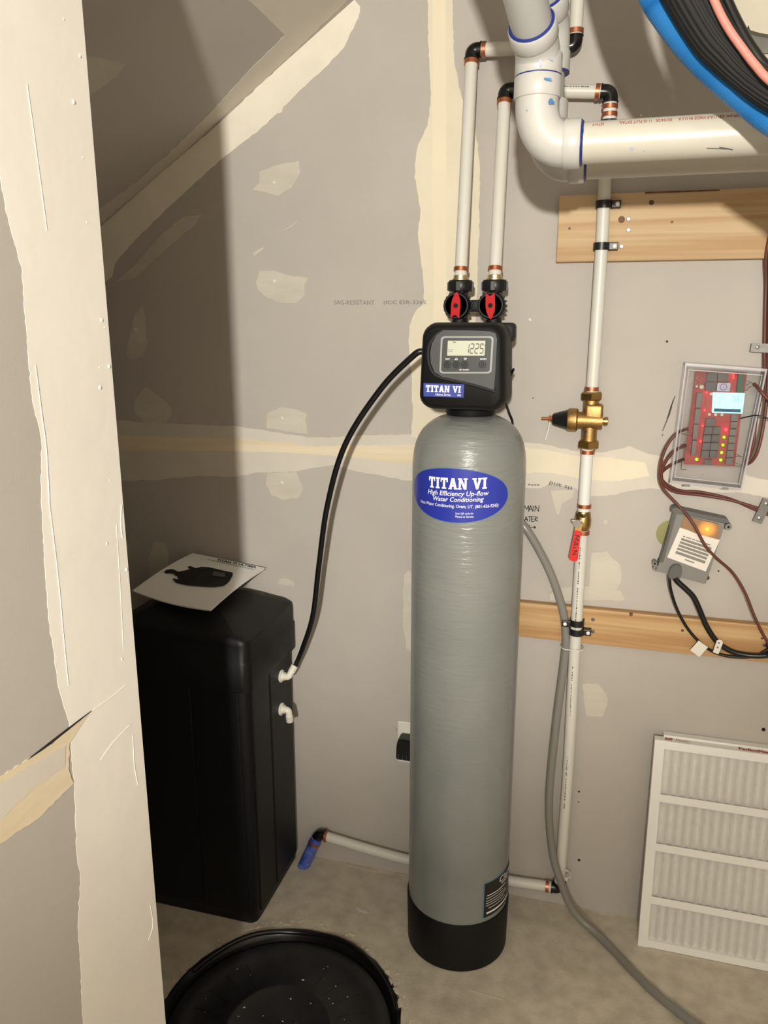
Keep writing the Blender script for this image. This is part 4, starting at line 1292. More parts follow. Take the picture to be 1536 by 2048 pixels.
# wrapped duct behind them
t = thing('duct', 'cream wrapped duct with torn jacket edge in the upper right corner', 'duct', V(.30, 1.42, 1.95))
jk = [(1390, -120), (1425, 20), (1440, 48), (1462, 57), (1480, 59), (1494, 57), (1497, 50), (1500, 60), (1520, 66), (1545, 70), (1760, 80), (2900, 130), (2900, -300), (1390, -300)]
obj('jacket', px_prism(jk, 1.30, 1.37), 'duct', t)
obj('insulation', px_prism([(1400, 20), (1455, 40), (1760, 60), (2900, 100), (2900, 170), (1760, 112), (1536, 106), (1500, 108), (1470, 100)], 1.315, 1.37), 'duct_gray', t)
obj('lower_jacket', px_prism([(1470, 96), (1500, 106), (1536, 104), (1760, 108), (2900, 165), (2900, 235), (1760, 175), (1560, 150), (1530, 132), (1510, 118)], 1.32, 1.37), 'duct', t)

# ------------------------------------------------------------------ brine tank with booklet
BX1, BX0, BY0, BY1 = -0.767, -1.125, 1.530, 1.812
bt = thing('brine_tank', 'black square brine tank with domed lid in the dark corner', 'tank', (-.945, 1.67, 0))
LZ = .660
lp = rrect((BX0 + BX1) / 2, (BY0 + BY1) / 2, BX1 - BX0, BY1 - BY0, .022, 5)
def body_loop(grow, z):
    out = []
    for x, y in lp:
        cx_, cy_ = (BX0 + BX1) / 2, (BY0 + BY1) / 2
        out.append(V(cx_ + (x - cx_) * grow, min(cy_ + (y - cy_) * grow, D - .004), z))
    return out
bm = bmesh.new()
loops = [body_loop(.965, 0), body_loop(.985, .006), body_loop(1.0, .06), body_loop(1.0, LZ + .04)]
rings = [[bm.verts.new(p) for p in L] for L in loops]
n = len(rings[0])
for a, b in zip(rings, rings[1:]):
    for k in range(n): bm.faces.new((a[k], a[(k + 1) % n], b[(k + 1) % n], b[k]))
bm.faces.new(rings[0][::-1]); bm.faces.new(rings[-1])
body = obj('body', bm, 'tankbox', bt, 40)
# flat panels stand proud of the body with narrow grooves between them
obj('side_panel', box((BX1 - .002, BY0 + .022, .03), (BX1 + .003, 1.650, LZ - .012), .0025), 'tankbox', bt)
obj('side_panel', box((BX1 - .002, 1.656, .03), (BX1 + .003, BY1 - .02, LZ - .012), .0025), 'tankbox', bt)
gx = W(385, 1450, BY0).x
obj('front_panel', box((BX0 + .02, BY0 - .003, .03), (gx, BY0 + .002, LZ - .012), .0025), 'tankbox', bt)
obj('front_panel', box((gx + .006, BY0 - .003, .03), (BX1 - .022, BY0 + .002, LZ - .012), .0025), 'tankbox', bt)
# lid: skirt with a step and a domed top
bm = bmesh.new()
def lid_loop(grow, z): return body_loop(grow, z)
loops = [lid_loop(1.058, LZ - .012), lid_loop(1.062, LZ - .008), lid_loop(1.062, LZ + .060), lid_loop(1.045, LZ + .064), lid_loop(1.045, LZ + .104), lid_loop(1.035, LZ + .114)]
for s in (.97, .9, .8, .68, .5, .3, .12):
    base = lid_loop(1.035 * s, 0)
    loops.append([V(p.x, p.y, LZ + .114 + .058 * (1 - abs((p.x - (BX0 + BX1) / 2) / .186) ** 2.2) * (1 - .55 * abs((p.y - 1.671) / .146) ** 2.6)) for p in base])
rings = [[bm.verts.new(p) for p in L] for L in loops]
for a, b in zip(rings, rings[1:]):
    for k in range(n): bm.faces.new((a[k], a[(k + 1) % n], b[(k + 1) % n], b[k]))
bm.faces.new(rings[0][::-1]); bm.faces.new(rings[-1])
obj('lid', bm, 'tankbox', bt, 38)
# white overflow elbow (the lower one stands open)
fz = AX(562, 1418, BX1 + .003)
def fitting(c, d2, name, parent):
    c = Vector(c)
    bm = lathe(c, (1, 0, 0), [(0, .0165), (.004, .0165), (.006, .011), (.012, .011)], 20)
    e_ = c + V(.022, 0, 0)
    add_tube(bm, [c + V(.006, 0, 0), c + V(.016, 0, 0)] + arc_pts(e_, .007, (1, 0, 0), d2, 6) + [e_ + Vector(d2).normalized() * .020], .0085, 16)
    d2 = Vector(d2).normalized()
    for k in range(3): add_lathe(bm, e_ + d2 * (.016 + .006 * k), d2, [(0, .0098), (.003, .0098), (.0055, .0080)], 16)
    return obj(name, bm, 'white_plastic', parent, 40)
fitting((BX1 + .002, fz.y, fz.z), (.1, .0, -1), 'overflow_elbow', bt)
fz2 = AX(562, 1352, BX1 + .003)
fd = V(.35, .35, .75).normalized()
fitting((BX1 + .002, fz2.y, fz2.z), fd, 'tube_elbow', bt)

f2 = V(BX1 + .026, fz2.y, fz2.z) + fd * .018
o = obj('brine_tube', tube([W(846, 702, 1.585), W(826, 712, 1.585), W(760, 780, 1.60), W(690, 890, 1.62), W(655, 1010, 1.65), W(638, 1130, 1.68), W(626, 1230, 1.70), W(606, 1295, 1.715), f2 + fd * .016, f2], .0066, 12, 10), 'black_rubber', None, 60)
tag(o, 'black tube arching from the control head down to the black brine tank', 'tube')

# booklet lying on the lid, back edge against the wall
bk = thing('booklet', 'white printed manual lying on the black brine tank lid', 'booklet', (-.97, 1.68, .83))
c00, c10, c11, c01 = V(-1.108, 1.612, .836), V(-.856, 1.545, .836), W(531, 1138, 1.795), W(385, 1108, 1.800)
BF0 = quad_map(c00, c10, c11, c01)
def BF(u, v, lift=0):
    p = BF0(u, v)
    return p + V(0, 0, -.008 * sin(pi * u) * (1 - v) + .006 * sin(pi * v) + lift)
def sheet(f, lift, th_, nu=10, nv=8):
    bm = bmesh.new()
    top = [[bm.verts.new(f(i / nu, j / nv, lift)) for i in range(nu + 1)] for j in range(nv + 1)]
    bot = [[bm.verts.new(f(i / nu, j / nv, lift - th_)) for i in range(nu + 1)] for j in range(nv + 1)]
    for j in range(nv):
        for i in range(nu):
            bm.faces.new((top[j][i], top[j][i + 1], top[j + 1][i + 1], top[j + 1][i]))
            bm.faces.new((bot[j][i], bot[j + 1][i], bot[j + 1][i + 1], bot[j][i + 1]))
    for i in range(nu):
        bm.faces.new((top[0][i], bot[0][i], bot[0][i + 1], top[0][i + 1]))
        bm.faces.new((top[nv][i], top[nv][i + 1], bot[nv][i + 1], bot[nv][i]))
    for j in range(nv):
        bm.faces.new((top[j][0], top[j + 1][0], bot[j + 1][0], bot[j][0]))
        bm.faces.new((top[j][nu], bot[j][nu], bot[j + 1][nu], top[j + 1][nu]))
    return bm
cov = obj('cover', sheet(BF, .003, .0008), 'paperw', bk, 40)
obj('pages', sheet(lambda u, v, l: BF(.002 + u * .985, .012 + v * .98, l), .0012, .0035), 'cardboard', bk, 40)
# the print is placed by the sight lines of the cover's own corners
def BI(px_, py_):
    """(u, v) on the cover for a point of the picture of it (inverse of its corner quad in the photograph)."""
    a, b, c_, d_ = (272, 1187), (428, 1226), (531, 1138), (385, 1108)
    u = v = .5
    for _ in range(20):
        x = (a[0] * (1 - u) + b[0] * u) * (1 - v) + (d_[0] * (1 - u) + c_[0] * u) * v
        y = (a[1] * (1 - u) + b[1] * u) * (1 - v) + (d_[1] * (1 - u) + c_[1] * u) * v
        xu = (b[0] - a[0]) * (1 - v) + (c_[0] - d_[0]) * v; xv = (d_[0] - a[0]) * (1 - u) + (c_[0] - b[0]) * u
        yu = (b[1] - a[1]) * (1 - v) + (c_[1] - d_[1]) * v; yv = (d_[1] - a[1]) * (1 - u) + (c_[1] - b[1]) * u
        det = xu * yv - xv * yu
        dx, dy = px_ - x, py_ - y
        u += (dx * yv - xv * dy) / det
        v += (xu * dy - dx * yu) / det
    return u, v
def cb(pts): return [(240 + x / 3.657, 1080 + y / 3.657) for x, y in pts]
def booklet_print(pts, m, name, lift):
    bm = bmesh.new()
    f = bm.faces.new([bm.verts.new(BF(*BI(*p), lift)) for p in pts])
    bmesh.ops.triangulate(bm, faces=[f])
    return obj(name, bm, m, cov)
booklet_print(cb([(435, 270), (470, 262), (560, 240), (600, 228), (660, 230), (740, 250), (828, 272), (826, 300), (800, 350), (770, 375), (700, 382), (600, 372), (500, 360), (430, 345), (400, 322), (410, 315), (440, 325), (432, 300), (415, 285)]), 'photo_black', 'picture', .0056)
booklet_print(cb([(332, 272), (350, 258), (385, 252), (410, 258), (440, 272), (438, 295), (420, 300), (405, 285), (370, 282), (345, 284)]), 'photo_black', 'picture', .0056)
booklet_print(cb([(500, 232), (520, 224), (560, 240), (545, 262), (520, 250)]), 'photo_black', 'picture', .0056)
booklet_print(cb([(690, 262), (770, 280), (775, 305), (765, 312), (680, 297)]), 'photo_gray', 'picture', .0062)
def btext(s, pa, pb_, pc_, m='photo_black', bold=.02):
    (ua, va), (ub_, vb_), (uc, vc) = BI(*pa), BI(*pb_), BI(*pc_)
    bm = text_bm(s, 1, bold)
    fit_map(bm, 0, 1, 0, 1, lambda u, v: BF(ua + (ub_ - ua) * u + (uc - ua) * v, va + (vb_ - va) * u + (vc - va) * v, .0044))
    obj('lettering', bm, m, cov)
btext('TITAN VI ULTIMA', *cb([(708, 168), (995, 225), (716, 150)]), bold=.03)
q = [[BI(*p) for p in cb(c_)] for c_ in ([(645, 158), (720, 175), (720, 178), (645, 161)], [(720, 175), (980, 236), (980, 239), (720, 178)])]
obj('lettering', quads_bm(q, lambda u, v: BF(u, v, .0043)), 'photo_gray', cov)

# ------------------------------------------------------------------ sump basin in the floor
sb = thing('sump_basin', 'round black sump basin with a scuffed lid set into the concrete', 'sump', (SX, SY, 0))
bm = lathe((SX, SY, -.11), (0, 0, 1), [(0, SR - .012), (.09, SR - .006), (.108, SR - .002), (.113, SR + .004), (.116, SR + .004), (.117, SR), (.112, SR - .006), (.1, SR - .012), (.02, SR - .02)], 72, cap=False)
obj('rim', bm, 'black_gloss', sb, 50)
bm = lathe((SX, SY, -.028), (0, 0, 1), [(0, SR - .019), (.004, SR - .016), (.012, SR - .017), (.0125, SR - .045), (.0095, SR - .05), (.0095, .125), (.012, .12), (.012, .112), (.0095, .107), (.0095, .02), (.0095, .001)], 72)
lid = obj('lid', bm, 'sump', sb, 40)
for k in range(24):
    a = 2 * pi * k / 24
    m_ = Matrix.Translation(V(SX, SY, -.0182)) @ Matrix.Rotation(a, 4, 'Z') @ Matrix.Translation(V(.165, 0, 0)) @ Matrix.Diagonal((.075, .003, .002, 1))
    bm = bmesh.new(); bmesh.ops.create_cube(bm, size=1, matrix=m_)
    for v in bm.verts: v.co.z -= .0005
    obj('rib', bm, 'sump', lid)
rd = random.Random(21)
bm = bmesh.new()
for k in range(42):
    a, r = rd.uniform(0, 2 * pi), rd.uniform(.02, .23)
    s = rd.choice((.0008, .001, .0014, .0022))
    bmesh.ops.create_icosphere(bm, subdivisions=1, radius=s, matrix=Matrix.Translation(V(SX + r * cos(a), SY + r * sin(a), -.0175)) @ Matrix.Diagonal((rd.uniform(.8, 2.2), 1, .5, 1)))
o = obj('plaster_speck', bm, 'speck', lid); o['kind'] = 'stuff'
# hose loop lying round the back of the rim
o = obj('rim_gasket', tube([V(SX + (SR - .004) * cos(radians(a)), SY + (SR - .004) * sin(radians(a)), .006 + .004 * sin(a * .11)) for a in range(20, 165, 8)], .006, 8, 3), 'black_gloss', sb, 60)
# chipped mortar around the opening
bm = bmesh.new()
for k in range(150):
    a = rd.uniform(radians(-20), radians(200))
    r = SR + rd.uniform(.008, .040)
    s = rd.uniform(.002, .008) * (1.2 - (r - SR) / .06)
    bmesh.ops.create_icosphere(bm, subdivisions=1, radius=s, matrix=Matrix.Translation(V(SX + r * cos(a), SY + r * sin(a), 0)) @ Matrix.Rotation(a, 4, 'Z') @ Matrix.Diagonal((rd.uniform(.7, 1.6), rd.uniform(.8, 2.2), rd.uniform(.25, .6), 1)))
for v in bm.verts: v.co += V(rd.uniform(-.001, .001), rd.uniform(-.001, .001), rd.uniform(-.0008, .0008))
o = obj('mortar_crumbs', bm, 'crumb', floor); o['kind'] = 'stuff'
def floor_spot(pts, m, name):
    f = [FL(*p) for p in pts]
    bm = add_prism(bmesh.new(), [p + V(0, 0, .0012) for p in f], [p + V(0, 0, -.001) for p in f])
    return obj(name, bm, m, floor)
def cf(pts): return [(320 + x * .3516, 1580 + y * .3516) for x, y in pts]
floor_spot(cf([(1115, 672), (1135, 676), (1150, 688), (1172, 690), (1183, 700), (1170, 700), (1150, 694), (1128, 688)]), 'speck', 'plaster_scrap')
floor_spot([(700, 1722), (760, 1738), (815, 1746), (815, 1752), (740, 1742), (690, 1730)], 'crumb', 'mortar_smear')
floor_spot([(638, 1700), (660, 1704), (690, 1716), (660, 1716), (640, 1712)], 'crumb', 'mortar_smear')
def cg(pts): return [(760 + x * .2865, 1640 + y * .2865) for x, y in pts]
floor_spot(cg([(985, 730), (1000, 735), (1085, 830), (1080, 836), (1040, 800)]), 'crumb', 'scrape')
floor_spot(cg([(620, 1186), (760, 1222), (885, 1258), (880, 1262), (740, 1222)]), 'crumb', 'scrape')

# ------------------------------------------------------------------ drain tube, zip ties, cord, outlet
dt = tube([W(985, 1010, 1.795), W(1022, 1030, 1.79), W(1055, 1062, 1.782), W(1098, 1140, 1.780), W(1124, 1215, 1.782), W(1131, 1262, 1.782), W(1130, 1310, 1.780), W(1112, 1450, 1.766), W(1098, 1600, 1.764), W(1104, 1700, 1.760), W(1122, 1765, 1.748), V(.005, 1.745, .045), FL(1205, 1878, .0105), FL(1300, 1976, .0105), FL(1395, 2052, .0105), FL(1520, 2140, .0105), V(.60, 1.30, .0105), V(.95, 1.20, .0105), V(1.35, 1.25, .0105)], .0097, 14, 10)
o = obj('drain_tube', dt, 'hose_gray', None, 60)
tag(o, 'gray vinyl drain tube from behind the tank curling out over the floor', 'tube')
def ziptie(label, c, w):
    c = Vector(c)
    lp = rrect(0, 0, w, .031, .015, 6)
    bm = bmesh.new()
    a = [c + V(x, y, 0) for x, y in lp]
    pts = a + [a[0], a[1]]
    add_tube(bm, [p + V(0, 0, .0) for p in a] + [a[0]], .0013, 6)
    add_box(bm, c + V(w * .2, -.0195, -.003), c + V(w * .2 + .005, -.0145, .003))
    o = obj('zip_tie', bm, 'ziptie', None, 60)
    tag(o, label, 'zip tie', 'zip ties on the drain tube')
p = W(1146, 1295, MY); ziptie('pale zip tie holding gray tube to pipe below the narrow pine board', (p.x - .0015, MY - .001, p.z), .052)
p = W(1122, 1742, MY); ziptie('pale zip tie holding gray tube to pipe near the floor', (p.x + .004, MY - .010, p.z), .042)

o = obj('cord', tube([V(-.184, 1.60, 1.40), W(1013, 775, 1.64), W(1011, 800, 1.68), W(1018, 825, 1.72), W(1025, 846, 1.74), W(1022, 880, 1.79), W(1000, 960, 1.80)], .0027, 8, 8), 'black_rubber', None, 60)
tag(o, 'thin black cord hanging behind the right side of the control head', 'cord')

p0, p1 = W(796, 1440), W(796, 1521)
t = thing('wall_outlet', 'white wall outlet half hidden behind the gray tank', 'outlet', (p0.x + .036, D, p1.z))
obj('plate', box((p0.x, D - .006, p1.z), (p0.x + .072, D, p0.z), .003), 'plate', t)
zc_ = (p0.z + p1.z) / 2
for dz in (.024, -.024):
    obj('socket', lathe((p0.x + .036, D - .005, zc_ + dz), (0, -1, 0), [(0, .0165), (.003, .0165)], 24), 'white_plastic', t, 30)
t = thing('power_adapter', 'black plug adapter in the outlet beside the gray tank', 'adapter', (p0.x + .04, D - .01, zc_))
pl = [(p0.x + .006, zc_ - .030), (p0.x + .007, zc_ + .010), (p0.x + .012, zc_ + .030), (p0.x + .056, zc_ + .030), (p0.x + .062, zc_ + .010), (p0.x + .062, zc_ - .030)]
bm = add_prism(bmesh.new(), [V(x, D - .045, z) for x, z in pl], [V(x, D - .0075, z) for x, z in pl])
bmesh.ops.bevel(bm, geom=bm.edges[:], offset=.003, segments=2, affect='EDGES')
obj('housing', bm, 'black', t, 40)
bm = bmesh.new()
for k in range(4): add_box(bm, (p0.x + .012 + k * .011, D - .0462, zc_ - .027), (p0.x + .015 + k * .011, D - .0445, zc_ - .012))
obj('vent_slots', bm, 'panel', t)
wtext('C', (791, 1461), (796, 1461), .006, D - .0008, 'pencil', wall_back)

# ------------------------------------------------------------------ controller in a clear case
def ce(pts): return [(1360 + x * .1318, 720 + y * .1318) for x, y in pts]
CY0, CY1 = 1.765, 1.817          # front and back of the case
t = thing('zone_controller', 'clear plastic controller case with a lit red circuit board inside', 'controller', (.226, D, 1.141))
case = [(1371, 726), (1535, 738), (1484, 982), (1340, 966)]
def W2(p, y): q_ = W(p[0], p[1], CY0); return V(q_.x, y, q_.z)
def shrink(poly, f):
    cx_ = sum(p[0] for p in poly) / len(poly); cy_ = sum(p[1] for p in poly) / len(poly)
    return [(cx_ + (x - cx_) * f, cy_ + (y - cy_) * f) for x, y in poly]
obj('back_plate', add_prism(bmesh.new(), [W2(p, CY1 - .003) for p in shrink(case, .99)], [W2(p, CY1 + .001) for p in shrink(case, .99)]), 'case_back', t)
# walls of the clear cover as a frame of four panels, and its front sheet
inn = shrink(case, .955)
bm = bmesh.new()
for k in range(4):
    j = (k + 1) % 4
    add_prism(bm, [W2(case[k], CY0), W2(case[j], CY0), W2(inn[j], CY0), W2(inn[k], CY0)], [W2(case[k], CY1), W2(case[j], CY1), W2(inn[j], CY1), W2(inn[k], CY1)])
obj('case_wall', bm, 'case_edge', t)
obj('clear_cover', add_prism(bmesh.new(), [W2(p, CY0 + .0005) for p in inn], [W2(p, CY0 + .0020) for p in inn]), 'clear', t)
inn2, inn3 = shrink(case, .90), shrink(case, .885)
bm = bmesh.new()
for k in range(4):
    j = (k + 1) % 4
    add_prism(bm, [W2(inn2[k], CY0 - .0012), W2(inn2[j], CY0 - .0012), W2(inn3[j], CY0 - .0012), W2(inn3[k], CY0 - .0012)], [W2(inn2[k], CY0 + .0006), W2(inn2[j], CY0 + .0006), W2(inn3[j], CY0 + .0006), W2(inn3[k], CY0 + .0006)])
obj('cover_ridge', bm, 'case_edge', t)
# what is on the board is placed on the plane behind the cover
BYP = CY0 + .030
def W3(p, y):
    q_ = W(p[0], p[1], BYP)
    return V(q_.x, y, q_.z)
def cprism(pts, y0, y1, m, name, parent, smooth=None):
    f = [W3(p, y0) for p in ce(pts)]
    return obj(name, add_prism(bmesh.new(), f, [V(p.x, y1, p.z) for p in f]), m, parent, smooth)
pcb = cprism([(235, 170), (1015, 195), (1000, 330), (930, 800), (880, 1200), (830, 1610), (60, 1580), (70, 1440), (165, 790), (205, 480)], BYP, BYP + .002, 'pcb', 'circuit_board', t)
def chip(pts, m, name, h=.008): return cprism(pts, BYP - h, BYP + .0005, m, name, pcb)
chip([(410, 190), (560, 190), (555, 320), (400, 320)], 'relay', 'relay')
chip([(570, 190), (725, 195), (722, 325), (562, 322)], 'relay', 'relay')
chip([(385, 328), (545, 328), (538, 470), (375, 460)], 'relay', 'relay')
for a, b in (((860, 200), (960, 490)), ):
    chip([(875, 200), (965, 205), (930, 490), (845, 485)], 'green_block', 'terminal_block', .012)
# left terminal strip, four blocks
for k in range(4):
    v0, v1 = k / 4 + .01, (k + 1) / 4 - .01
    fx = lambda v: 250 - 90 * v
    fy = lambda v: 480 + 960 * v
    chip([(fx(v0), fy(v0)), (fx(v0) + 90 - 30 * v0, fy(v0)), (fx(v1) + 90 - 30 * v1, fy(v1)), (fx(v1), fy(v1))], 'terminal', 'terminal_block', .012)
for k in range(7):
    v0, v1 = k / 7 + .008, (k + 1) / 7 - .008
    fx = lambda v: 775 - 95 * v
    fy = lambda v: 815 + 760 * v
    chip([(fx(v0), fy(v0)), (fx(v0) + 100, fy(v0)), (fx(v1) + 100, fy(v1)), (fx(v1), fy(v1))], 'terminal', 'terminal_block', .012)
for r_ in range(4):
    y_ = 1010 + r_ * 118
    x_ = 365 - r_ * 15
    chip([(x_, y_), (x_ + 118, y_), (x_ + 108, y_ + 108), (x_ - 12, y_ + 108)], 'relay', 'relay', .010)
    chip([(x_ + 126, y_), (x_ + 250, y_), (x_ + 238, y_ + 108), (x_ + 115, y_ + 108)], 'relay', 'relay', .010)
chip([(390, 880), (530, 880), (520, 1000), (372, 1000)], 'relay', 'relay', .010)
chip([(370, 1500), (480, 1500), (475, 1580), (360, 1580)], 'relay', 'relay', .005)
# lit screen with its reading, badge, buttons
scrn = cprism([(495, 488), (970, 500), (935, 805), (480, 790)], BYP - .012, BYP, 'backlit', 'screen', pcb)
s4 = [W3(p, BYP - .0124) for p in ce([(480, 790), (935, 805), (970, 500), (495, 488)])]
SF = quad_map(*s4)
qs, wd = seg_digits('73', gap=.3, slant=.05)
obj('lettering', quads_bm([[(.60 + x / wd * .26, .60 + y * .24) for x, y in q_] for q_ in qs], SF), 'backlit_ink', pcb)
obj('lettering', quads_bm([rect(.14, .70, .36, .80), rect(.13, .44, .27, .52), rect(.36, .44, .48, .52)], lambda u, v: SF(u, v)), M['backlit_soft'] if 'backlit_soft' in M else mat('screen_faint_text', rgb(170, 228, 224), .5, emit=rgb(170, 226, 222), emit_s=.85), pcb)
obj('screen_bar', quads_bm([rect(.05, .06, .93, .22)], lambda u, v: SF(u, v)), 'backlit_bar', pcb)
chip([(568, 338), (745, 340), (755, 352), (740, 460), (725, 470), (552, 462), (545, 450), (558, 345)], 'badge', 'badge', .013)
ctr = W3(ce([(648, 402)])[0], BYP - .0134)
obj('badge_ring', lathe(ctr, (0, -1, 0), [(0, .0072), (.0004, .0072), (.0004, .0056), (0, .0056)], 24, cap=False), 'badge_ink', pcb)
obj('lettering', quads_bm([rect(-.003, -.0012, .003, -.0004), rect(-.001, .0008, .001, .0018)], lambda u, v: ctr + V(u, -.0002, v)), 'badge_ink', pcb)
for p in ((442, 822), (536, 826), (632, 828), (468, 512)):
    c_ = W3(ce([p])[0], BYP - .003)
    obj('push_button', lathe(c_, (0, -1, 0), [(0, .0030), (.002, .0030), (.002, .0017), (.001, .0016)], 14), 'white_plastic', pcb, 30)
for p, r in (((248, 395), .0030), ((323, 405), .0048)):
    c_ = W3(ce([p])[0], BYP - .002)
    obj('capacitor', lathe(c_, (0, -1, 0), [(0, r), (.005, r), (.006, r * .7)], 16), 'white_plastic', pcb, 30)
rd = random.Random(5)
bm = bmesh.new()
for k in range(34):
    a, b = rd.uniform(245, 395), rd.uniform(185, 370)
    p = W3(ce([(a, b)])[0], BYP - .001)
    s = rd.uniform(.0006, .0018)
    add_box(bm, p + V(-s, -.001, -s * .8), p + V(s, .0015, s * .8))
for k in range(24):
    v = k / 23
    a, b = 395 - 120 * v, 560 + 840 * v
    p = W3(ce([(a, b)])[0], BYP - .0005)
    add_box(bm, p + V(-.0007, -.0008, -.0011), p + V(.0007, .0012, .0011))
o = obj('solder_parts', bm, 'terminal', pcb); o['kind'] = 'stuff'
for (x, y), m, r in (((802, 232), 'led_red', .0022), ((802, 268), 'led_red', .0018), ((402, 488), 'led_red', .0022), ((370, 756), 'led_red', .0022), ((338, 992), 'led_red', .0022), ((307, 1225), 'led_red', .0024), ((690, 1050), 'led_red', .0034),
                     ((662, 1165), 'led_green', .0030), ((645, 1282), 'led_green', .0030), ((625, 1397), 'led_green', .0030), ((612, 1510), 'led_green', .0032), ((248, 1500), 'led_green', .0032)):
    c_ = W3(ce([(x, y)])[0], BYP - .0062)
    bm = bmesh.new(); add_ball(bm, c_, r, 10)
    obj('status_light', bm, m, pcb, 60)
# screw bosses and hinge marks low on the case
for p in ((247, 1838), (380, 1828)):
    c_ = W2(ce([p])[0], CY1 - .004)
    obj('screw_boss', lathe(c_, (0, -1, 0), [(0, .0038), (.003, .0038), (.003, .002), (.001, .002)], 14), 'case_back', t, 30)
c_ = [W2(p, CY1 - .0035) for p in ce([(50, 1580), (45, 1720), (130, 1725)])]
obj('moulded_rib', tube([c_[0], c_[1], c_[2]], .0008, 6, 0), 'zinc', t)
for p in ((105, 1905), (690, 1950)):
    c_ = W2(ce([p])[0], CY0 - .001)
    obj('latch', box(c_ + V(-.006, -.001, -.0022), c_ + V(.006, .003, .0022), .0005), 'zinc', t)
# loose ends of the wiring inside the case
def wire(pts, y, parent=t, m='wire_gray', r=.0009):
    obj('wire', tube([W3(p, y) for p in ce(pts)], r, 6, 6), m, parent, 60)
for pts in ([(930, 355), (1000, 375), (1060, 340), (1120, 370)], [(1000, 310), (1080, 340), (1160, 400)], [(930, 455), (990, 455), (1040, 410), (1120, 380)], [(790, 1410), (860, 1425), (930, 1460), (1000, 1470)], [(800, 1455), (880, 1450), (1000, 1470)], [(780, 1530), (860, 1560), (950, 1590)], [(800, 1575), (880, 1600), (970, 1600)],
            [(185, 1070), (120, 1060), (60, 1065), (0, 1090)], [(185, 1145), (100, 1130), (40, 1110), (0, 1105)], [(165, 1300), (110, 1275), (50, 1265), (0, 1270)], [(140, 1380), (80, 1340), (30, 1325), (0, 1320)]):
    wire(pts, BYP - .010)

# brown thermostat cables
def cable(label, pts, r=.0034, m='cable_brown', name='cable'):
    P = [W(a, b, y) for a, b, y in pts]
    for k in (0, -1):
        if P[k].x > .36:
            e = [V(P[k].x + .25, D - r - .004, P[k].z - .02), V(1.2, D - r - .004, P[k].z - .03), V(1.59, D - r - .004, P[k].z - .03)]
            P = e[::-1] + P if k == 0 else P + e
    o = obj(name, tube(P, r, 8, 8), m, None, 60)
    return tag(o, label, 'cable')
cable('brown cable looping wide left of the clear case, down past the gray box', [(1376, 857, 1.778), (1352, 868, 1.775), (1330, 900, 1.775), (1320, 940, 1.778), (1325, 975, 1.782), (1358, 1012, 1.782), (1385, 1045, 1.768), (1410, 1090, 1.766), (1432, 1115, 1.768), (1465, 1145, 1.785), (1490, 1185, 1.785), (1510, 1235, 1.783), (1533, 1280, 1.783), (1560, 1310, 1.783), (1680, 1380, 1.79)], .0031)
cable('brown cable leaving the clear case at middle left, running to the lower strap', [(1372, 890, 1.780), (1345, 905, 1.785), (1324, 940, 1.790), (1328, 968, 1.792), (1352, 984, 1.800), (1400, 990, 1.808), (1460, 1000, 1.808), (1515, 1016, 1.808), (1560, 1030, 1.808), (1720, 1070, 1.81)])
cable('lowest brown cable leaving the clear case at left, running to the lower strap', [(1368, 918, 1.780), (1342, 930, 1.792), (1322, 948, 1.802), (1330, 966, 1.806), (1360, 981, 1.812), (1400, 984, 1.815), (1460, 998, 1.815), (1515, 1021, 1.813), (1560, 1036, 1.812), (1720, 1078, 1.812)])
cable('brown cable down the right edge, bending into the case at lower right', [(1660, 380, 1.784), (1560, 440, 1.786), (1534, 500, 1.79), (1532, 570, 1.806), (1530, 640, 1.808), (1529, 700, 1.806), (1528, 760, 1.790), (1512, 840, 1.776), (1508, 880, 1.772), (1500, 910, 1.775), (1490, 925, 1.785)])
cable('outer brown cable down the right edge beside the clear case', [(1660, 400, 1.784), (1566, 455, 1.786), (1541, 510, 1.79), (1539, 570, 1.806), (1537, 700, 1.806), (1535, 780, 1.790), (1527, 850, 1.774), (1516, 900, 1.770), (1504, 922, 1.775), (1490, 930, 1.785)])
cable('dark cable entering the clear case at its upper right corner', [(1508, 768, 1.778), (1516, 776, 1.764), (1526, 788, 1.757), (1545, 806, 1.757), (1580, 830, 1.765), (1700, 900, 1.80)], .0036)
cable('thin black wire crossing the right wall of the clear case', [(1480, 837, 1.778), (1497, 833, 1.768), (1515, 831, 1.757), (1540, 838, 1.755), (1580, 850, 1.76), (1700, 890, 1.80)], .0014, 'black_rubber')

def strap(label, c, w, h, ang, screws):
    c = Vector(c)
    t = thing('cable_strap', label, 'strap', c)
    ca, sa = cos(ang), sin(ang)
    f = lambda x, z, y: V(c.x + x * ca - z * sa, y, c.z + x * sa + z * ca)
    bm = bmesh.new()
    lp = rrect(0, 0, w, h, .0015, 2)
    add_prism(bm, [f(x, z, c.y - .0012) for x, z in lp], [f(x, z, c.y) for x, z in lp])
    obj('plate', bm, 'zinc', t)
    for x, z in screws:
        obj('screw', lathe(f(x, z, c.y - .001), (0, -1, 0), [(0, .0042), (.0015, .004), (.0026, .002)], 14), 'steel', t, 30)
p = W(1524, 696, 1.800); strap('gray metal strap over the brown cables above the clear case', (p.x + .004, 1.800, p.z), .050, .018, -.05, ((-.013, .001),))
p = W(1525, 1022, 1.802); strap('gray metal strap over the brown cables below the clear case', (p.x, 1.802, p.z), .019, .055, -.30, ((0, .017), (0, -.017)))

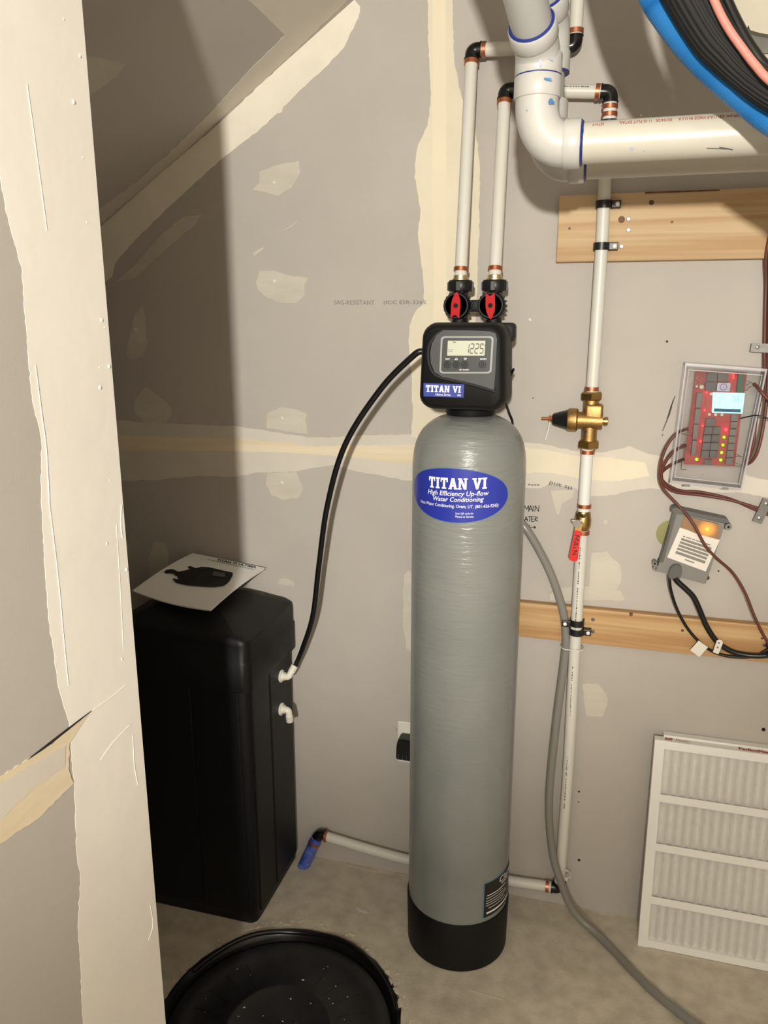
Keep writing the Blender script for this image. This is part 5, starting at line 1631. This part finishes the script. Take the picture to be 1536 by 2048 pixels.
# ------------------------------------------------------------------ gray box with amber light
def cgz(pts): return [(1300 + x * .1611, 1000 + y * .1611) for x, y in pts]
GY0, GY1 = 1.782, 1.820
t = thing('sensor_box', 'tilted gray electronic box with glowing amber window and white label', 'sensor', W(1380, 1100, GY1))
def gprism(pts, y0, y1, m, name, parent=t, bev=0):
    f = [W(p[0], p[1], GY0) for p in cgz(pts)]
    bm = add_prism(bmesh.new(), [V(p.x, y0, p.z) for p in f], [V(p.x, y1, p.z) for p in f])
    if bev: bmesh.ops.bevel(bm, geom=bm.edges[:], offset=bev, segments=2, affect='EDGES')
    return obj(name, bm, m, parent, 40 if bev else None)
gb = gprism([(300, 130), (345, 150), (940, 275), (900, 400), (690, 1050), (60, 880), (130, 770)], GY0, GY1, 'graybox', 'housing', bev=.002)
gprism([(262, 110), (300, 90), (400, 118), (960, 240), (985, 270), (940, 290), (340, 160), (300, 180)], GY0 - .004, GY1 - .003, 'graybox_dark', 'top_rim', bev=.0012)
gprism([(300, 150), (335, 160), (165, 770), (118, 772)], GY0 - .003, GY1 - .004, 'graybox_dark', 'side_rim', bev=.001)
def ear(p, r, m='graybox'):
    c_ = W(*cgz([p])[0], GY0 + .004)
    o = obj('mounting_ear', lathe(c_, (0, 1, 0), [(0, r), (.02, r)], 18), m, t, 40)
    obj('ear_hole', lathe(c_ + V(0, -.0003, 0), (0, 1, 0), [(0, .0026), (.001, .0026)], 12), 'hole', o)
ear((300, 122), .0072, 'graybox_dark'); ear((975, 335), .0072); ear((80, 850), .0072); ear((60, 790), .005)
c_ = W(*cgz([(712, 968)])[0], GY0 + .006)
obj('mounting_ear', lathe(c_, (0, 1, 0), [(0, .0045), (.02, .0045)], 14), 'black', t, 40)
gprism([(425, 195), (850, 295), (820, 445), (385, 335)], GY0 - .0012, GY0 + .003, 'graybox_dark', 'window_frame')
c_ = W(*cgz([(710, 362)])[0], GY0 - .0022)
_t = NT(M['amber'])
_tc = _t.add('ShaderNodeTexCoord')
_d = _t.add('ShaderNodeVectorMath', operation='DISTANCE')
_t.link(_tc.outputs['Object'], _d.inputs[0]); _d.inputs[1].default_value = c_ - wloc(t)
_m = _t.add('ShaderNodeMapRange'); _m.interpolation_type = 'SMOOTHERSTEP'
_m.inputs['From Min'].default_value = .002; _m.inputs['From Max'].default_value = .026; _m.inputs['To Min'].default_value = 1.1; _m.inputs['To Max'].default_value = 0
_t.link(_d.outputs['Value'], _m.inputs['Value'])
_b = _t.n['Principled BSDF']; _b.inputs['Emission Color'].default_value = rgb(255, 150, 24)
_t.link(_m.outputs['Result'], _b.inputs['Emission Strength'])
gprism([(425, 195), (845, 300), (868, 320), (850, 490), (560, 410), (385, 335)], GY0 - .0020, GY0 + .003, 'amber', 'amber_window')
bm = bmesh.new(); add_ball(bm, c_, .0030, 12); obj('status_light', bm, 'amber_led', t, 60)
gl = gprism([(370, 340), (865, 495), (690, 885), (212, 710)], GY0 - .0016, GY0 + .002, 'tag_white', 'label')
LF = quad_map(*[W(*p, GY0) for p in cgz([(212, 710), (690, 885), (865, 495), (370, 340)])])
lf = lambda u, v: V(LF(u, v).x, GY0 - .0021, LF(u, v).z)
rd = random.Random(8)
for k in range(5):
    v0 = .72 - k * .105
    h_ = .072
    if k == 4: h_ = .085; v0 -= .01
    obj('text_block', quads_bm([rect(.14, v0 - h_, .90, v0)], lf), M['print_gray'] if 'print_gray' in M else M.setdefault('print_gray', mat('label_print_gray', rgb(112, 106, 100), .7, col2=rgb(150, 144, 136), vscale=400)), gl)
obj('text_block', quads_bm([rect(a, .765, a + w, .795) for a, w in ((.15, .06), (.23, .12), (.37, .09), (.48, .2), (.70, .15))], lf), 'stamp', gl)
obj('text_block', quads_bm([rect(.42, .11, .66, .145)], lf), 'stamp', gl)
gp = [(230, 960), (222, 900), (245, 830), (290, 790), (345, 785), (385, 810), (400, 860), (385, 930), (355, 985)]
gprism(gp, GY0 - .010, GY0 + .004, 'graybox_dark', 'cable_gland', bev=.002)
def gcable(label, pts, r):
    P = [W(*cgz([(a, b)])[0], y) for a, b, y in pts]
    P += [V(P[-1].x + .3, D - .027 - r, P[-1].z - .01), V(1.59, D - .027 - r, P[-1].z - .01)]
    o = obj('cable', tube(P, r, 10, 8), 'black_rubber', None, 60)
    return tag(o, label, 'cable')
gcable('thin black cable from the gray box carrying a square white tag', [(245, 925, 1.780), (243, 985, 1.776), (260, 1120, 1.778), (330, 1340, 1.782), (450, 1570, 1.784), (590, 1740, 1.784), (740, 1860, 1.784), (900, 1925, 1.784), (1080, 1950, 1.784), (1280, 1945, 1.786), (1400, 1895, 1.784), (1480, 1850, 1.784), (1640, 1800, 1.784)], .0034)
gcable('thick black cable from the gray box carrying a rounded white tag', [(315, 960, 1.776), (350, 1020, 1.776), (450, 1110, 1.776), (545, 1210, 1.777), (620, 1370, 1.779), (700, 1560, 1.780), (800, 1720, 1.780), (900, 1815, 1.780), (1040, 1890, 1.780), (1200, 1925, 1.779), (1330, 1935, 1.777), (1470, 1930, 1.777), (1660, 1925, 1.777)], .0062)
def wtag(pts, label, y):
    f = [W(*p, y) for p in cgz(pts)]
    f = [V(p.x, y, p.z) for p in f]
    o = obj('cable_tag', add_prism(bmesh.new(), f, [p + V(0, .0012, 0) for p in f]), 'tag_white', None)
    return tag(o, label, 'tag')
wtag([(605, 1745), (720, 1830), (612, 1950), (497, 1865)], 'square white tag on the thin black cable', 1.7785)
o = wtag([(830, 1745), (860, 1732), (895, 1745), (905, 1780), (850, 1915), (780, 1890)], 'rounded white tag on the thick black cable', 1.7725)
for p in ((855, 1775), (840, 1830)):
    c_ = W(*cgz([p])[0], 1.7722)
    obj('tag_mark', lathe(c_, (0, -1, 0), [(0, .0022), (.0003, .0022)], 10), 'stamp', o)

# ------------------------------------------------------------------ furnace filters leaning on the wall
FA = V(.160, 1.727, 0.0)
lean = atan(.044 / .538)
FH, FW, FT = .540, .52, .022
vup = V(0, sin(lean), cos(lean)); wdp = V(0, cos(lean), -sin(lean))
FA = FA + V(0, 0, .0005)
def fp(u, v, w, A=None): return (A or FA) + V(u, 0, 0) + vup * v + wdp * w
def fbox(u0, u1, v0, v1, w0, w1, A=None, bm=None):
    return add_prism(bm or bmesh.new(), [fp(u0, v0, w0, A), fp(u1, v0, w0, A), fp(u1, v1, w0, A), fp(u0, v1, w0, A)], [fp(u0, v0, w1, A), fp(u1, v0, w1, A), fp(u1, v1, w1, A), fp(u0, v1, w1, A)])
t = thing('air_filter', 'white pleated furnace filter leaning on the wall, front one of the two', 'filter', FA)
SWD = .022
obj('side_strip', fbox(0, SWD, 0, FH, -.0008, FT), 'cardboard', t)
obj('side_strip', fbox(FW - SWD, FW, 0, FH, -.0008, FT), 'cardboard', t)
obj('top_strip', fbox(SWD - .002, FW - SWD + .002, FH - .021, FH - .001, 0, FT), 'cardboard', t)
obj('bottom_strip', fbox(SWD - .002, FW - SWD + .002, .001, .020, 0, FT), 'cardboard', t)
vb_ = [(fp_y) for fp_y in (.128, .268, .395)]
for vc in vb_:
    obj('crossbar', fbox(SWD - .002, FW - SWD + .002, vc - .0095, vc + .0095, .0002, .0016), 'cardboard', t)
# pleated media: one folded sheet
bm = bmesh.new()
pitch = .0200
cols = []
nn = int((FW - 2 * SWD) / pitch)
prof_ = []
for k in range(nn + 1):
    u = SWD + k * pitch
    prof_ += [(u, .0030), (u + pitch * .22, .0095), (u + pitch * .5, .0165), (u + pitch * .78, .0095)]
prof_ = [p for p in prof_ if p[0] <= FW - SWD]
vs_ = [.012, .118, .128, .138, .258, .268, .278, .385, .395, .405, FH - .012]
grid = []
for u, w in prof_:
    grid.append([bm.verts.new(fp(u, v, w + (.0 if abs(v - .2) > 1 else 0))) for v in vs_])
for a, b in zip(grid, grid[1:]):
    for k in range(len(vs_) - 1): bm.faces.new((a[k], b[k], b[k + 1], a[k + 1]))
obj('pleated_media', bm, 'media', t, 70)
obj('backing', fbox(SWD - .004, FW - SWD + .004, .01, FH - .01, .0185, .0198), 'media', t)
# rear filter, slid a little to the right, printed along its top edge
FB = FA + V(.021, 0, 0) + wdp * (FT + .0012)
t2_ = thing('air_filter', 'furnace filter with red print along its top edge, standing behind the front one', 'filter', FB)
obj('side_strip', fbox(0, SWD, 0, FH + .004, 0, FT, FB), 'cardboard', t2_)
obj('side_strip', fbox(FW - SWD, FW, 0, FH + .004, 0, FT, FB), 'cardboard', t2_)
obj('top_strip', fbox(SWD, FW - SWD, FH - .018, FH + .004, 0, FT, FB), 'cardboard', t2_)
obj('bottom_strip', fbox(SWD, FW - SWD, 0, .02, 0, FT, FB), 'cardboard', t2_)
obj('pleated_media', fbox(SWD - .002, FW - SWD + .002, .018, FH - .016, .004, .018, FB), 'media', t2_)
def ftop(s, pa, pb_, wa, wb, A, v, parent, m='red_ink', bold=.0):
    ua = W(pa, 1470, 1.79).x - A.x; ub_ = W(pb_, 1480, 1.79).x - A.x
    bm = text_bm(s, 1, bold, .1)
    fit_map(bm, 0, 1, 0, 1, lambda u, k: fp(ua + (ub_ - ua) * u, v + .0006, wb + (wa - wb) * k, A))
    obj('lettering', bm, m, parent)
ftop('AAF', 1329, 1345, .019, .006, FA, FH, t, bold=.05)
ftop('Flanders', 1352, 1379, .017, .007, FA, FH, t)
ftop('PerfectPleat', 1479, 1545, .018, .005, FA, FH, t, bold=.03)
